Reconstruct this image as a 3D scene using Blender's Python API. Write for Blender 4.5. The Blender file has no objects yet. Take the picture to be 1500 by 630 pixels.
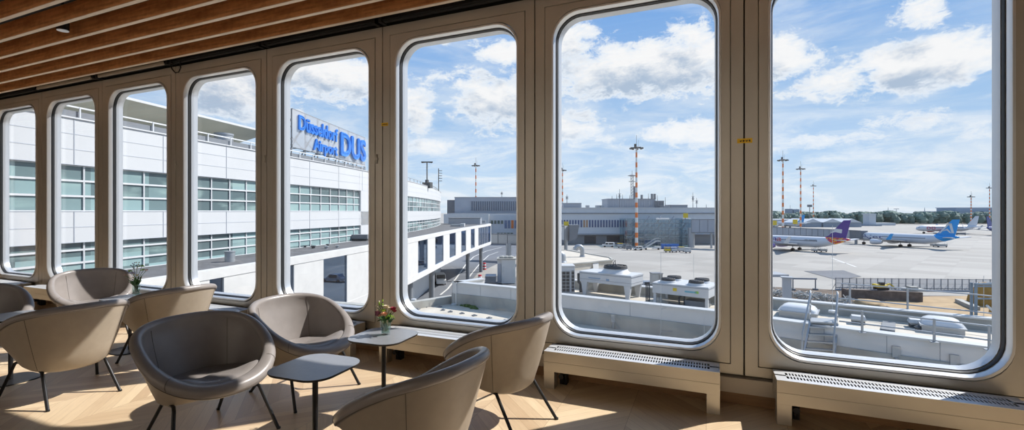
import bpy, math, random
from mathutils import Vector, Matrix
random.seed(7)
sc = bpy.context.scene
col = sc.collection
PI = math.pi

# ---------------------------------------------------------------- camera data (frame 1500 x 630)
F, CX, CY, EYE, DIST = 675.0, 750.0, 309.5, 1.5, 4.0
YAW = math.atan2(284, 675)
ca, sa = math.cos(YAW), math.sin(YAW)
def ray(px, py):
    u = (px - CX) / F; v = -(py - CY) / F
    return (u * ca - sa, u * sa + ca, v)
def at_z(px, py, h):
    r = ray(px, py); t = (h - EYE) / r[2]
    return Vector((r[0] * t, r[1] * t - DIST, h))
def at_y(px, py, Y=0.0):
    r = ray(px, py); t = (Y + DIST) / r[1]
    return Vector((r[0] * t, Y, EYE + r[2] * t))
def at_d(px, py, z):
    r = ray(px, py)
    return Vector((r[0] * z, r[1] * z - DIST, EYE + r[2] * z))

# ---------------------------------------------------------------- helpers
def T(x=0, y=0, z=0, rz=0):
    return Matrix.Translation((x, y, z)) @ Matrix.Rotation(rz, 4, 'Z')

class MB:
    def __init__(s, M=None):
        s.v = []; s.f = []; s.M = M
    def add(s, vs, fs):
        o = len(s.v)
        for p in vs:
            p = Vector(p)
            s.v.append(s.M @ p if s.M is not None else p)
        s.f += [tuple(i + o for i in f) for f in fs]
        return s
    def box(s, x0, x1, y0, y1, z0, z1, M=None):
        vs = [Vector(p) for p in ((x0,y0,z0),(x1,y0,z0),(x1,y1,z0),(x0,y1,z0),(x0,y0,z1),(x1,y0,z1),(x1,y1,z1),(x0,y1,z1))]
        if M is not None: vs = [M @ p for p in vs]
        return s.add(vs, [(3,2,1,0),(4,5,6,7),(0,1,5,4),(1,2,6,5),(2,3,7,6),(3,0,4,7)])
    def prism(s, poly, z0, z1):
        n = len(poly)
        vs = [(p[0],p[1],z0) for p in poly] + [(p[0],p[1],z1) for p in poly]
        return s.add(vs, [tuple(range(n-1,-1,-1)), tuple(range(n,2*n))] + [(i,(i+1)%n,n+(i+1)%n,n+i) for i in range(n)])
    def loft(s, loops, closed=False, cap0=False, cap1=False, ring=True):
        n = len(loops[0]); k = len(loops)
        vs = [p for L in loops for p in L]; fs = []
        for j in range(k if closed else k-1):
            a = j*n; b = ((j+1) % k)*n
            for i in range(n if ring else n-1):
                i2 = (i+1) % n
                fs.append((a+i, a+i2, b+i2, b+i))
        if cap0: fs.append(tuple(range(n-1,-1,-1)))
        if cap1: fs.append(tuple((k-1)*n+i for i in range(n)))
        return s.add(vs, fs)
    def tube(s, path, r, n=8, caps=True):
        path = [Vector(p) for p in path]; loops = []; k = len(path)
        rr = r if isinstance(r, (list, tuple)) else [r]*k
        ref = None
        for i, p in enumerate(path):
            d = (path[min(i+1,k-1)] - path[max(i-1,0)])
            if d.length < 1e-9: d = Vector((0,0,1))
            d.normalize()
            if ref is None:
                ref = Vector((0,0,1)) if abs(d.z) < .9 else Vector((1,0,0))
            a = d.cross(ref)
            if a.length < 1e-6: a = d.cross(Vector((0,1,0)))
            a.normalize(); b = a.cross(d); ref = b
            loops.append([p + (a*math.cos(2*PI*j/n) + b*math.sin(2*PI*j/n))*rr[i] for j in range(n)])
        return s.loft(loops, cap0=caps, cap1=caps)
    def cyl(s, p0, p1, r, r1=None, n=12):
        return s.tube([p0, p1], [r, r if r1 is None else r1], n)
    def bar(s, p0, p1, w, h=None):
        p0, p1 = Vector(p0), Vector(p1); d = p1-p0; L = d.length; d.normalize()
        a = d.cross(Vector((0,0,1)))
        if a.length < 1e-5: a = Vector((1,0,0))
        a.normalize(); b = a.cross(d); h = h or w
        loops = [[p + a*sx*w/2 + b*sy*h/2 for sx, sy in ((-1,-1),(1,-1),(1,1),(-1,1))] for p in (p0,p1)]
        return s.loft(loops, cap0=True, cap1=True)
    def lathe(s, prof, c=(0,0,0), n=20, sx=1, sy=1):
        loops = [[(c[0]+sx*r*math.cos(2*PI*j/n), c[1]+sy*r*math.sin(2*PI*j/n), c[2]+z) for j in range(n)] for r, z in prof]
        return s.loft(loops, cap0=True, cap1=True)
    def ball(s, c, rx, ry=None, rz=None, n=10, m=6, jit=0):
        ry = ry or rx; rz = rz or rx; loops = []
        for k in range(1, m):
            a = PI*k/m
            L = []
            for j in range(n):
                q = 1 + (random.uniform(-jit, jit) if jit else 0)
                L.append((c[0]+rx*q*math.sin(a)*math.cos(2*PI*j/n), c[1]+ry*q*math.sin(a)*math.sin(2*PI*j/n), c[2]-rz*q*math.cos(a)))
            loops.append(L)
        return s.loft(loops, cap0=True, cap1=True)
    def quad(s, a, b, c, d):
        return s.add([a,b,c,d], [(0,1,2,3)])
    def build(s, name, mat, parent=None, smooth=False, bevel=0, subsurf=0, world=False, angle=35):
        me = bpy.data.meshes.new(name)
        vs = s.v
        o = bpy.data.objects.new(name, me); col.objects.link(o)
        if parent is not None:
            o.parent = parent
            if world:
                L = parent.matrix_basis.translation.copy()
                if parent.parent: L = L + parent.parent.matrix_basis.translation
                vs = [p - L for p in vs]
        elif world:
            x0 = min(p.x for p in vs); x1 = max(p.x for p in vs); y0 = min(p.y for p in vs); y1 = max(p.y for p in vs)
            L = Vector(((x0+x1)/2, (y0+y1)/2, min(p.z for p in vs)))
            o.location = L; vs = [p - L for p in vs]
        me.from_pydata([tuple(p) for p in vs], [], s.f); me.update()
        import bmesh
        bm = bmesh.new(); bm.from_mesh(me); bmesh.ops.recalc_face_normals(bm, faces=bm.faces); bm.to_mesh(me); bm.free()
        if mat: me.materials.append(mat)
        if smooth:
            me.polygons.foreach_set('use_smooth', [True]*len(me.polygons))
            if angle < 180:
                try: me.set_sharp_from_angle(angle=math.radians(angle))
                except Exception: pass
        if bevel:
            b = o.modifiers.new('bevel', 'BEVEL'); b.width = bevel; b.segments = 2; b.limit_method = 'ANGLE'
        if subsurf:
            b = o.modifiers.new('subsurf', 'SUBSURF'); b.levels = subsurf; b.render_levels = subsurf
        return o

def rr(w, h, r, cx=0, cz=0, n=8):
    """rounded rectangle loop as (x, z) pairs"""
    P = []
    for k, (sx, sz) in enumerate(((1,1),(-1,1),(-1,-1),(1,-1))):
        for i in range(n+1):
            a = PI/2*k + PI/2*i/n
            P.append((cx + sx*(w/2-r) + r*math.cos(a), cz + sz*(h/2-r) + r*math.sin(a)))
    return P

def tag(o, label=None, cat=None, group=None, kind=None):
    if label: o['label'] = label
    if cat: o['category'] = cat
    if group: o['group'] = group
    if kind: o['kind'] = kind
    return o
def thing(name, label, cat, loc=(0,0,0), rz=0, group=None):
    o = bpy.data.objects.new(name, None); col.objects.link(o)
    o.location = loc; o.rotation_euler = (0,0,rz); o.empty_display_size = .1
    return tag(o, label, cat, group)
def struct(o): o['kind'] = 'structure'; return o
def copy_tree(o, parent=None):
    c = o.copy(); col.objects.link(c)
    if parent is not None: c.parent = parent
    for ch in list(o.children): copy_tree(ch, c)
    return c
def place(o, loc, rz=0, label=None, group=None):
    c = copy_tree(o); c.location = loc; c.rotation_euler = (0,0,rz)
    if label: c['label'] = label
    if group: c['group'] = group
    return c

# ---------------------------------------------------------------- materials
def srgb(r, g, b):
    f = lambda c: (c/255/12.92) if c/255 <= .04045 else ((c/255+.055)/1.055)**2.4
    return (f(r), f(g), f(b), 1)
MATS = {}
def mat(name, c, rough=.5, metal=0, noise=0, scale=8, bump=0, emit=None, spec=None, stretch=None):
    m = bpy.data.materials.new(name); m.use_nodes = True
    N = m.node_tree.nodes; Lk = m.node_tree.links
    b = N['Principled BSDF']
    b.inputs['Base Color'].default_value = c; b.inputs['Roughness'].default_value = rough; b.inputs['Metallic'].default_value = metal
    if spec is not None: b.inputs['Specular IOR Level'].default_value = spec
    if emit:
        b.inputs['Emission Color'].default_value = c; b.inputs['Emission Strength'].default_value = emit
    if noise or bump:
        tc = N.new('ShaderNodeTexCoord'); mp = N.new('ShaderNodeMapping')
        if stretch: mp.inputs['Scale'].default_value = stretch
        nz = N.new('ShaderNodeTexNoise'); nz.inputs['Scale'].default_value = scale; nz.inputs['Detail'].default_value = 6
        Lk.new(tc.outputs['Object'], mp.inputs['Vector']); Lk.new(mp.outputs['Vector'], nz.inputs['Vector'])
        if noise:
            cr = N.new('ShaderNodeMapRange'); cr.inputs['From Min'].default_value = .3; cr.inputs['From Max'].default_value = .7
            cr.inputs['To Min'].default_value = 1-noise; cr.inputs['To Max'].default_value = 1+noise
            mx = N.new('ShaderNodeVectorMath'); mx.operation = 'SCALE'; mx.inputs[0].default_value = c[:3]
            Lk.new(nz.outputs['Fac'], cr.inputs['Value']); Lk.new(cr.outputs['Result'], mx.inputs['Scale'])
            Lk.new(mx.outputs['Vector'], b.inputs['Base Color'])
        if bump:
            bp = N.new('ShaderNodeBump'); bp.inputs['Strength'].default_value = bump; bp.inputs['Distance'].default_value = .01
            Lk.new(nz.outputs['Fac'], bp.inputs['Height']); Lk.new(bp.outputs['Normal'], b.inputs['Normal'])
    MATS[name] = m
    return m
def glassmat(name, tint=(1,1,1,1), gloss=.06, rough=0.0, gcol=(1,1,1,1)):
    """thin architectural glazing: clear transmission plus a fresnel reflection"""
    m = bpy.data.materials.new(name); m.use_nodes = True
    N = m.node_tree.nodes; Lk = m.node_tree.links; N.clear()
    o = N.new('ShaderNodeOutputMaterial'); mx = N.new('ShaderNodeMixShader')
    t = N.new('ShaderNodeBsdfTransparent'); t.inputs['Color'].default_value = tint
    g = N.new('ShaderNodeBsdfGlossy'); g.inputs['Roughness'].default_value = rough; g.inputs['Color'].default_value = gcol
    lw = N.new('ShaderNodeLayerWeight'); lw.inputs['Blend'].default_value = .5
    pw = N.new('ShaderNodeMath'); pw.operation = 'POWER'; pw.inputs[1].default_value = 5.0
    ma = N.new('ShaderNodeMath'); ma.operation = 'MULTIPLY_ADD'; ma.inputs[1].default_value = .6; ma.inputs[2].default_value = .025 + gloss*.5
    Lk.new(lw.outputs['Facing'], pw.inputs[0]); Lk.new(pw.outputs[0], ma.inputs[0]); Lk.new(ma.outputs[0], mx.inputs['Fac'])
    Lk.new(t.outputs[0], mx.inputs[1]); Lk.new(g.outputs[0], mx.inputs[2]); Lk.new(mx.outputs[0], o.inputs['Surface'])
    return m

class NT:
    """small helper for node maths"""
    def __init__(s, tree): s.t = tree; s.N = tree.nodes; s.L = tree.links
    def inp(s, sock, v):
        if hasattr(v, 'is_linked') or isinstance(v, bpy.types.NodeSocket): s.L.new(v, sock)
        else: sock.default_value = v
    def m(s, op, a, b=0.0, c=None):
        n = s.N.new('ShaderNodeMath'); n.operation = op
        s.inp(n.inputs[0], a); s.inp(n.inputs[1], b)
        if c is not None: s.inp(n.inputs[2], c)
        return n.outputs[0]
    def rng(s, v, a, b, c=0.0, d=1.0, smooth=True):
        n = s.N.new('ShaderNodeMapRange')
        if smooth: n.interpolation_type = 'SMOOTHSTEP'
        s.inp(n.inputs['Value'], v); s.inp(n.inputs['From Min'], a); s.inp(n.inputs['From Max'], b); s.inp(n.inputs['To Min'], c); s.inp(n.inputs['To Max'], d)
        return n.outputs['Result']
    def mix(s, f, a, b):
        n = s.N.new('ShaderNodeMix'); n.data_type = 'RGBA'
        s.inp(n.inputs['Factor'], f); s.inp(n.inputs[6], a); s.inp(n.inputs[7], b)
        return n.outputs[2]
    def comb(s, x, y, z=0.0):
        n = s.N.new('ShaderNodeCombineXYZ'); s.inp(n.inputs[0], x); s.inp(n.inputs[1], y); s.inp(n.inputs[2], z)
        return n.outputs[0]
    def noise(s, v, scale, detail=6, rough=.55, dist=0):
        n = s.N.new('ShaderNodeTexNoise'); s.L.new(v, n.inputs['Vector'])
        n.inputs['Scale'].default_value = scale; n.inputs['Detail'].default_value = detail; n.inputs['Roughness'].default_value = rough
        n.inputs['Distortion'].default_value = dist
        return n.outputs['Fac']

frame_paint = mat('frame_paint', (.50,.48,.435,1), .36, .55, noise=.05, scale=3)
trim_alu = mat('trim_aluminium', (.72,.74,.76,1), .3, .55)
trim_silver = mat('outer_aluminium', (.55,.58,.62,1), .35, .5)
rubber = mat('rubber', (.012,.014,.017,1), .5)
black = mat('black_paint', (.008,.008,.009,1), .6)
black_metal = mat('black_metal', (.02,.02,.022,1), .4, .3)
leather = mat('leather', (.29,.262,.248,1), .32, noise=.05, scale=14, bump=.06)
leather_warm_lit = mat('leather_warm_lit', (.39,.33,.26,1), .45, noise=.05, scale=14, bump=.05)  # lining's leather again, with warm bounce light mixed into the colour
seam_dark = mat('seam_thread', (.13,.112,.10,1), .6)
table_top_m = mat('table_laminate', (.25,.262,.285,1), .27, noise=.03, scale=30)
table_edge = mat('table_edge', (.035,.03,.028,1), .5)
heater_m = mat('heater_enamel', (.54,.50,.43,1), .34, .55, noise=.03, scale=4)
slot_shade = mat('slot_shade', (.02,.022,.025,1), .8)
beige_rail = mat('rail_enamel', (.52,.46,.38,1), .45, .1)
plinth_wood = mat('plinth_wood', (.30,.17,.08,1), .45, noise=.2, scale=3, stretch=(1,1,9))
white_p = mat('white_plastic', (.7,.68,.64,1), .5)
glass = glassmat('window_glass', (.985,.99,.995,1), 0.0)
vase_glass = glassmat('vase_glass', (.9,.95,.94,1), .12, gcol=(1,1,1,1))
water_m = glassmat('water', (.82,.92,.88,1), .08)
yellow_tape = mat('yellow_tape', (.85,.55,.02,1), .5)
ink = mat('ink', (.05,.045,.04,1), .6)

def wood_slat():
    m = bpy.data.materials.new('slat_wood'); m.use_nodes = True
    n = NT(m.node_tree); b = n.N['Principled BSDF']
    tc = n.N.new('ShaderNodeTexCoord'); sp = n.N.new('ShaderNodeSeparateXYZ'); n.L.new(tc.outputs['Object'], sp.inputs[0])
    f1 = n.noise(n.comb(n.m('MULTIPLY', sp.outputs[0], 1.2), n.m('MULTIPLY', sp.outputs[1], 9.0), n.m('MULTIPLY', sp.outputs[2], 18.0)), 1.6, 6)
    f2 = n.noise(n.comb(sp.outputs[0], sp.outputs[1], sp.outputs[2]), 16, 4)
    f = n.m('ADD', n.m('MULTIPLY', f1, .75), n.m('MULTIPLY', f2, .25))
    c = n.mix(n.rng(f, .3, .7), (.42,.175,.062,1), (.86,.44,.19,1))
    n.L.new(c, b.inputs['Base Color']); b.inputs['Roughness'].default_value = .5
    return m
slat_m = wood_slat()
slat_under = mat('slat_underside_pale', (.80,.66,.52,1), .5, noise=.08, scale=6)  # paler tone for the slat undersides

def oak_floor():
    m = bpy.data.materials.new('oak_parquet'); m.use_nodes = True
    n = NT(m.node_tree); b = n.N['Principled BSDF']
    tc = n.N.new('ShaderNodeTexCoord'); sp = n.N.new('ShaderNodeSeparateXYZ'); n.L.new(tc.outputs['Object'], sp.inputs[0])
    x, y = sp.outputs[0], sp.outputs[1]
    W, pw = .52, .12
    u = n.m('DIVIDE', x, W); s = n.m('FLOOR', u); fu = n.m('SUBTRACT', u, s)
    par = n.m('SUBTRACT', n.m('MULTIPLY', n.m('MODULO', n.m('ABSOLUTE', s), 2.0), 2.0), 1.0)
    v = n.m('ADD', y, n.m('MULTIPLY', n.m('MULTIPLY', fu, W), par))
    q = n.m('DIVIDE', v, pw); k = n.m('FLOOR', q); fq = n.m('SUBTRACT', q, k)
    wn = n.N.new('ShaderNodeTexWhiteNoise'); wn.noise_dimensions = '2D'; n.L.new(n.comb(s, k), wn.inputs['Vector'])
    along = n.m('SUBTRACT', n.m('MULTIPLY', x, 1.0), n.m('MULTIPLY', par, y))
    across = n.m('ADD', x, n.m('MULTIPLY', par, y))
    gr = n.noise(n.comb(n.m('MULTIPLY', along, 3.0), n.m('MULTIPLY', v, 32.0), n.m('MULTIPLY', wn.outputs['Value'], 40.0)), 1.4, 7, .6)
    t = n.m('ADD', n.m('MULTIPLY', wn.outputs['Value'], .45), n.m('MULTIPLY', gr, .55))
    c = n.mix(n.rng(t, .2, .85), (.54,.385,.24,1), (.76,.60,.40,1))
    e1 = n.m('LESS_THAN', fq, .022); e2 = n.m('LESS_THAN', fu, .006)
    c = n.mix(n.m('MULTIPLY', n.m('MAXIMUM', e1, e2), .55), c, (.20,.11,.05,1))
    n.L.new(c, b.inputs['Base Color'])
    n.L.new(n.rng(gr, .3, .7, .34, .46), b.inputs['Roughness'])
    return m
oak = oak_floor()

# ---------------------------------------------------------------- camera
cam = bpy.data.cameras.new('camera'); co = bpy.data.objects.new('camera', cam); col.objects.link(co)
cam.sensor_width = 36; cam.lens = 36*F/1500; cam.shift_y = -(315-CY)/1500; cam.clip_end = 6000; cam.clip_start = .02
co.location = (0, -DIST, EYE); co.rotation_euler = (PI/2, 0, YAW)
sc.camera = co
sc.view_settings.view_transform = 'Standard'; sc.view_settings.look = 'None'
sc.view_settings.gamma = 1; sc.view_settings.use_curve_mapping = False
sc.view_settings.exposure = 0.0

# ---------------------------------------------------------------- room shell
X_L, X_R, Y_B, ZC = -14.5, 6.2, -9.5, 4.05
MW = 1.729; X0 = .2744
ctr = lambda k: X0 + MW*(.5 - k)          # module centre, k = 0 is the window nearest the camera
mb = MB(); mb.box(X_L, X_R, Y_B, .16, -.12, 0)
struct(mb.build('floor', oak))
dark_plaster = mat('ceiling_black', (.012,.011,.011,1), .8)
wall_m = mat('wall_warm_grey', (.72,.67,.60,1), .7, noise=.04, scale=2)
wall_d = mat('wall_timber', (.20,.12,.07,1), .6, noise=.15, scale=2, stretch=(8,8,1))
struct(MB().box(X_L-.2, X_R+.2, Y_B-.2, .3, ZC, ZC+.2).build('ceiling', dark_plaster))
struct(MB().box(X_L, X_R, Y_B-.2, Y_B, -.1, ZC).build('wall_back', wall_m))
struct(MB().box(X_L-.2, X_L, Y_B, .2, -.1, ZC).build('wall_left', wall_d))
struct(MB().box(X_R, X_R+.2, Y_B, .2, -.1, ZC).build('wall_right', wall_m))
KR = [-3, -2, -1] + list(range(0, 9))
xl_mod = X0 - MW*8; xr_mod = X0 + MW*3
w = MB(); w.box(X_L, X_R, .0, .3, -.3, .0); w.box(X_L, X_R, .05, .3, .0, .26); w.box(X_L, X_R, .02, .3, 3.47, ZC)
w.box(X_L, xl_mod, 0, .3, 0, 3.6); w.box(xr_mod, X_R, 0, .3, 0, 3.6)
struct(w.build('wall_window', black))
struct(MB().box(xl_mod, xr_mod, -.012, .05, .0, .085).build('baseboard_window', plinth_wood))
struct(MB().box(xl_mod, xr_mod, -.05, .045, .095, .212).build('trim_1', beige_rail, bevel=.004))
j = MB()
for k in [-3,-2,-1] + list(range(0, 10)):
    x = X0 - MW*k
    j.box(x-.04, x+.04, .05, .14, .22, 3.48)  # backing strips added behind the joints to block light leaks
struct(j.build('joint_light_block', black))

def window(idx, k):
    cx = ctr(k); g = .005
    root = bpy.data.objects.new('window_%d' % idx, None); col.objects.link(root); root.location = (cx, 0, .22); struct(root)
    zc = lambda z0, z1: ((z0+z1)/2-.22)
    L = lambda w, z0, z1, r, y, n=8: [(p[0], y, p[1]) for p in rr(w, z1-z0, r, 0, zc(z0, z1), n)]
    f = MB()
    W = MW-2*g
    f.loft([L(W,.222,3.468,.002,0), L(W,.222,3.468,.002,.12), L(1.44,.36,3.32,.1,.12), L(1.44,.36,3.32,.1,.03), L(1.540,.300,3.368,.004,.03), L(1.540,.300,3.368,.004,0)], closed=True)
    f.build('window_frame', frame_paint, root, bevel=.0025)
    s = MB()
    s.loft([L(1.528,.306,3.362,.004,-.003), L(1.528,.306,3.362,.004,.035), L(1.40,.37,3.305,.24,.035), L(1.40,.37,3.305,.24,-.003)], closed=True)
    s.build('sash', frame_paint, root, smooth=True, bevel=.002)
    t = MB()
    t.loft([L(1.405,.375,3.30,.25,-.003), L(1.40,.378,3.297,.25,-.010), L(1.372,.392,3.283,.24,-.010), L(1.364,.396,3.279,.236,-.004), L(1.350,.404,3.271,.23,.043), L(1.405,.375,3.30,.25,.043)], closed=True)
    t.build('inner_trim', trim_alu, root, smooth=True)
    q = MB()
    q.loft([L(1.340,.410,3.265,.225,.043), L(1.330,.415,3.26,.222,.055), L(1.334,.413,3.262,.222,.078), L(1.405,.375,3.30,.25,.078), L(1.405,.375,3.30,.25,.043)], closed=True)
    q.build('gasket', rubber, root, smooth=True)
    e = MB()
    e.loft([L(1.325,.418,3.257,.22,.078), L(1.312,.424,3.251,.214,.118), L(1.312,.424,3.251,.214,.16), L(1.42,.37,3.31,.25,.16), L(1.42,.37,3.31,.25,.078)], closed=True)
    e.build('outer_trim', trim_silver, root, smooth=True)
    gl = MB()
    gl.loft([L(1.318,.421,3.254,.217,.106), L(1.318,.421,3.254,.217,.114)], cap0=True, cap1=True)
    gl.build('pane', glass, root)
    return root
for i, k in enumerate(sorted(KR, reverse=True)):
    window(i+1, k)
WIN = {k: i+1 for i, k in enumerate(sorted(KR, reverse=True))}

# ---------------------------------------------------------------- ceiling slats
ordn = ['lowest timber ceiling slat, running just above the window tops', 'second timber ceiling slat out from the windows',
        'third timber ceiling slat out from the windows', 'fourth timber ceiling slat out, its edge passing just below the small downlight',
        'fifth timber ceiling slat out, passing just above the small downlight', 'sixth timber ceiling slat, highest one in the top left corner of the photo']
for i in range(8):
    y = -.2 - .2895*i
    lab = ordn[i] if i < 6 else 'timber ceiling slat further into the room than the sixth from the windows'
    if i >= 6: lab = 'timber ceiling slat deeper in the room, %s of the downlight row' % ('nearer side' if i == 6 else 'far side')
    r = thing('ceiling_slat', lab, 'ceiling slat', (0, y, 3.5), 0, 'timber slats under the dark ceiling')
    b = MB()
    xs = [X_L+.02]
    x = X_L + .5 + .77*(i % 3)
    while x < X_R - 1:
        xs.append(x); x += 3.4
    xs.append(X_R-.02)
    for a, c in zip(xs[:-1], xs[1:]):
        b.box(a+.0015, c-.0015, -.0, .042, .004, .178)
    b.build('board', slat_m, r)
    MB().box(X_L+.02, X_R-.02, .0, .042, -.002, .004).build('pale_underside', slat_under, r)
# hangers that carry the slats from the dark soffit
for n_, x in enumerate([-13.2+2.4*q for q in range(9)]):
    h = MB(); h.box(x-.02, x+.02, -2.3, -.1, 3.68, 3.71)
    for yy in (-.35, -1.2, -2.1): h.box(x-.012, x+.012, yy-.012, yy+.012, 3.71, ZC)
    tag(h.build('slat_carrier', black_metal), 'black metal carrier rail across the tops of the timber slats', 'carrier rail', 'rails carrying the slats')

# downlight between the fourth and fifth slat
def downlight(px, py, lab, y=-1.2):
    r_ = ray(px, py); t = (y + DIST)/r_[1]; p = Vector((r_[0]*t, y, EYE + r_[2]*t))
    r = thing('ceiling_spotlight', lab, 'spotlight', (p.x, y, p.z), 0)
    MB().lathe([(.05,.0),(.055,.005),(.055,.16),(.02,.18),(.012,.19),(.012,ZC-p.z)], (0,0,0), 20).build('housing', black, r, smooth=True)
    MB().lathe([(.030,-.001),(.052,-.002),(.054,.004),(.03,.006)], (0,0,0), 20).build('bezel', trim_alu, r, smooth=True)
    MB().lathe([(.001,.001),(.034,.0005),(.034,.003),(.001,.004)], (0,0,0), 16).build('lens', white_p, r, smooth=True)
downlight(92, 45, 'small cylindrical spotlight hanging between the timber ceiling slats')

# roller blind cassettes above the windows
blind_beige = mat('blind_bar', (.46,.40,.33,1), .5)
for k in range(0, 8):
    cx = ctr(k); n_ = 'first second third fourth fifth sixth seventh eighth'.split()[k]
    r = thing('roller_blind', 'rolled-up black window blind above the %s window counted from the right' % n_, 'blind', (cx, -.06, 3.475), 0, 'rolled blinds above the windows')
    c = MB(); c.box(-.80, .80, -.035, .055, .022, .14); c.box(-.84,-.80,-.04,.055,.0,.15); c.box(.80,.84,-.04,.055,.0,.15)
    c.build('cassette', black, r)
    if k in (5, 6): MB().box(-.77, .77, -.045, -.02, .0, .045).build('bottom_bar', blind_beige, r, bevel=.004)
    else: MB().box(-.79, .79, -.02, .02, .006, .022).build('bottom_bar', black, r)
# pull chain loop hanging beside the fifth cassette
p = at_y(255, 97, -.06)
ch = MB()
for s_, ph in ((1,0),):
    pts = [(p.x-.05, -.09, 3.55), (p.x-.04, -.09, 3.48), (p.x+.0, -.085, 3.40), (p.x+.06, -.08, 3.345), (p.x+.13, -.08, 3.345), (p.x+.17, -.08, 3.40), (p.x+.15, -.08, 3.50)]
    ch.tube(pts, .008, 6)
tag(ch.build('blind_chain', black_metal, world=True), 'short black chain loop hanging below the ceiling slats beside the blinds', 'blind chain')

# yellow tape markers on the joints of the window frames
for k, py, lab, txt in ((1-0, 0, '', ''),):
    pass
def sticker(px, py, w, h, lab):
    p = at_y(px, py, -.0125)
    r = thing('warning_tape', lab, 'tape', (p.x, -.004, p.z), 0)
    MB().box(-w/2, w/2, -.003, -.0015, -h/2, h/2).build('tape', yellow_tape, r)
    m = MB()
    for q in range(4):
        x = -w*.32 + q*w*.2
        m.box(x, x+w*.09, -.004, -.0029, -h*.22, h*(.18 if q % 2 else .05))
        if q < 3: m.box(x, x+w*.17, -.004, -.0029, -h*.04, h*.08)
    m.build('print', ink, r)
sticker(1091, 206, .105, .036, 'yellow printed tape across the frame joint left of the rightmost window')
sticker(563, 182, .085, .034, 'yellow printed tape on the joint between third and fourth window from the right')

# small hinge plates and latches on the sashes
def hinge(px, py, lab, horizontal=True, L=.13):
    p = at_y(px, py, 0)
    m = MB()
    if horizontal:
        m.box(-L/2, L/2, -.014, -.003, -.012, .004); m.cyl((-L/2,-.014,0),(L/2,-.014,0),.007); m.box(-.01,.01,-.02,-.003,-.016,.01)
    else:
        m.box(-.012,.012,-.014,-.003,-L/2,L/2); m.cyl((0,-.014,-L/2),(0,-.014,L/2),.008); m.box(-.02,.02,-.016,-.003,-.012,.012)
    m.M = None
    o = m.build('sash_hinge', frame_paint, smooth=True); o.location = (p.x, 0, p.z)
    tag(o, lab, 'hinge', 'small hardware on the window sashes')
hinge(585, 477, 'left of two short sash hinges behind the flower vase at the sill', True, .11)
hinge(611, 480.5, 'right of two short sash hinges on the sill right of the flower vase', True, .14)
hinge(258, 241, 'small upright hinge on the frame joint between fifth and sixth window from right', False, .09)
hinge(388, 233, 'small upright hinge on the frame joint between fourth and fifth window from right', False, .09)
hinge(552, 233, 'small upright hinge on frame beside the airport sign window', False, .1)

# ---------------------------------------------------------------- convector heaters under the windows
def heater(k, lab):
    x0, x1 = -1.266 + .8646 - MW*k*1.0 + .0, 0
    cx = ctr(k) ; w2 = .682
    r = thing('convector_heater', lab, 'heater', (cx+.004, 0, 0), 0, 'metal convector heaters along the window wall')
    yf, yb, zt = -.29, -.055, .312
    b = MB()
    b.box(-w2, w2, yf, yf+.004, .229, zt); b.box(-w2, w2, yf, yf+.004, .147, .2262)
    b.box(-w2, -w2+.004, yf+.004, yb, .147, zt); b.box(w2-.004, w2, yf+.004, yb, .147, zt)
    b.box(-w2, w2, yb-.004, yb, .147, zt); b.box(-w2+.004, w2-.004, yf+.004, yb-.004, .147, .152)
    b.box(-w2+.004, w2-.004, yf+.0042, yf+.008, .2262, .229)
    b.build('casing', heater_m, r)
    g = MB(); n = 62
    g.box(-w2, w2, yf, yf+.055, zt, zt+.003); g.box(-w2, w2, yb-.055, yb, zt, zt+.003); ym = (yf+yb)/2
    g.box(-w2, w2, ym-.012, ym+.012, zt, zt+.003)
    g.box(-w2, -w2+.07, yf+.055, yb-.055, zt, zt+.003); g.box(w2-.07, w2, yf+.055, yb-.055, zt, zt+.003)
    for i in range(1, n):
        x = -w2+.07 + (2*w2-.14)*i/n
        g.box(x-.0045, x+.0045, yf+.055, ym-.012, zt, zt+.003); g.box(x-.0045, x+.0045, ym+.012, yb-.055, zt, zt+.003)
    g.build('grille', mat_alu_white, r)
    MB().box(-w2+.06, w2-.06, yf+.04, yb-.04, .16, zt-.03).build('shade_block', slot_shade, r)  # near-black block puts in the shade inside the casing
    for s in (-1, 1):
        l = MB(); xx = s*(w2-.046)
        l.box(xx-.046, xx+.046, yf+.002, yf+.03, 0, .147); l.box(xx-.046*s-.0, xx-.046*s+.006*s, yf+.03, yf+.10, 0, .147) if False else None
        l.box(xx-.046, xx-.042, yf+.03, yf+.09, 0, .147); l.box(xx+.042, xx+.046, yf+.03, yf+.09, 0, .147)
        l.build('leg', heater_m, r, bevel=.002)
    v = MB(); v.cyl((-w2+.13,yf+.12,.02),(-w2+.13,yf+.12,.15),.012); v.cyl((-w2+.13,yf+.12,.09),(-w2+.13,yf+.07,.09),.022); v.box(-w2+.10,-w2+.16,yf+.14,yf+.2,.0,.147)
    v.build('valve', black_metal, r, smooth=True)
    return r
mat_alu_white = mat('grille_aluminium', (.70,.72,.75,1), .35, .3)
heater(0, 'long metal convector heater under the rightmost window, cut by the photo edge')
heater(1, 'long metal convector heater with two legs under the second window from the right')
heater(2, 'convector heater partly hidden behind the small table with colourful flowers')
heater(3, 'convector heater behind the sunlit armchair with its back to the fourth window')
heater(4, 'convector heater behind the tan back of an armchair under the fifth window')
heater(5, 'convector heater beneath the sixth window, hidden by seats and green flowers')
heater(6, 'convector heater beside the cream armchair at the seventh window')
heater(7, 'convector heater at far left end, behind the dark armchair cut by the photo edge')

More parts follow.
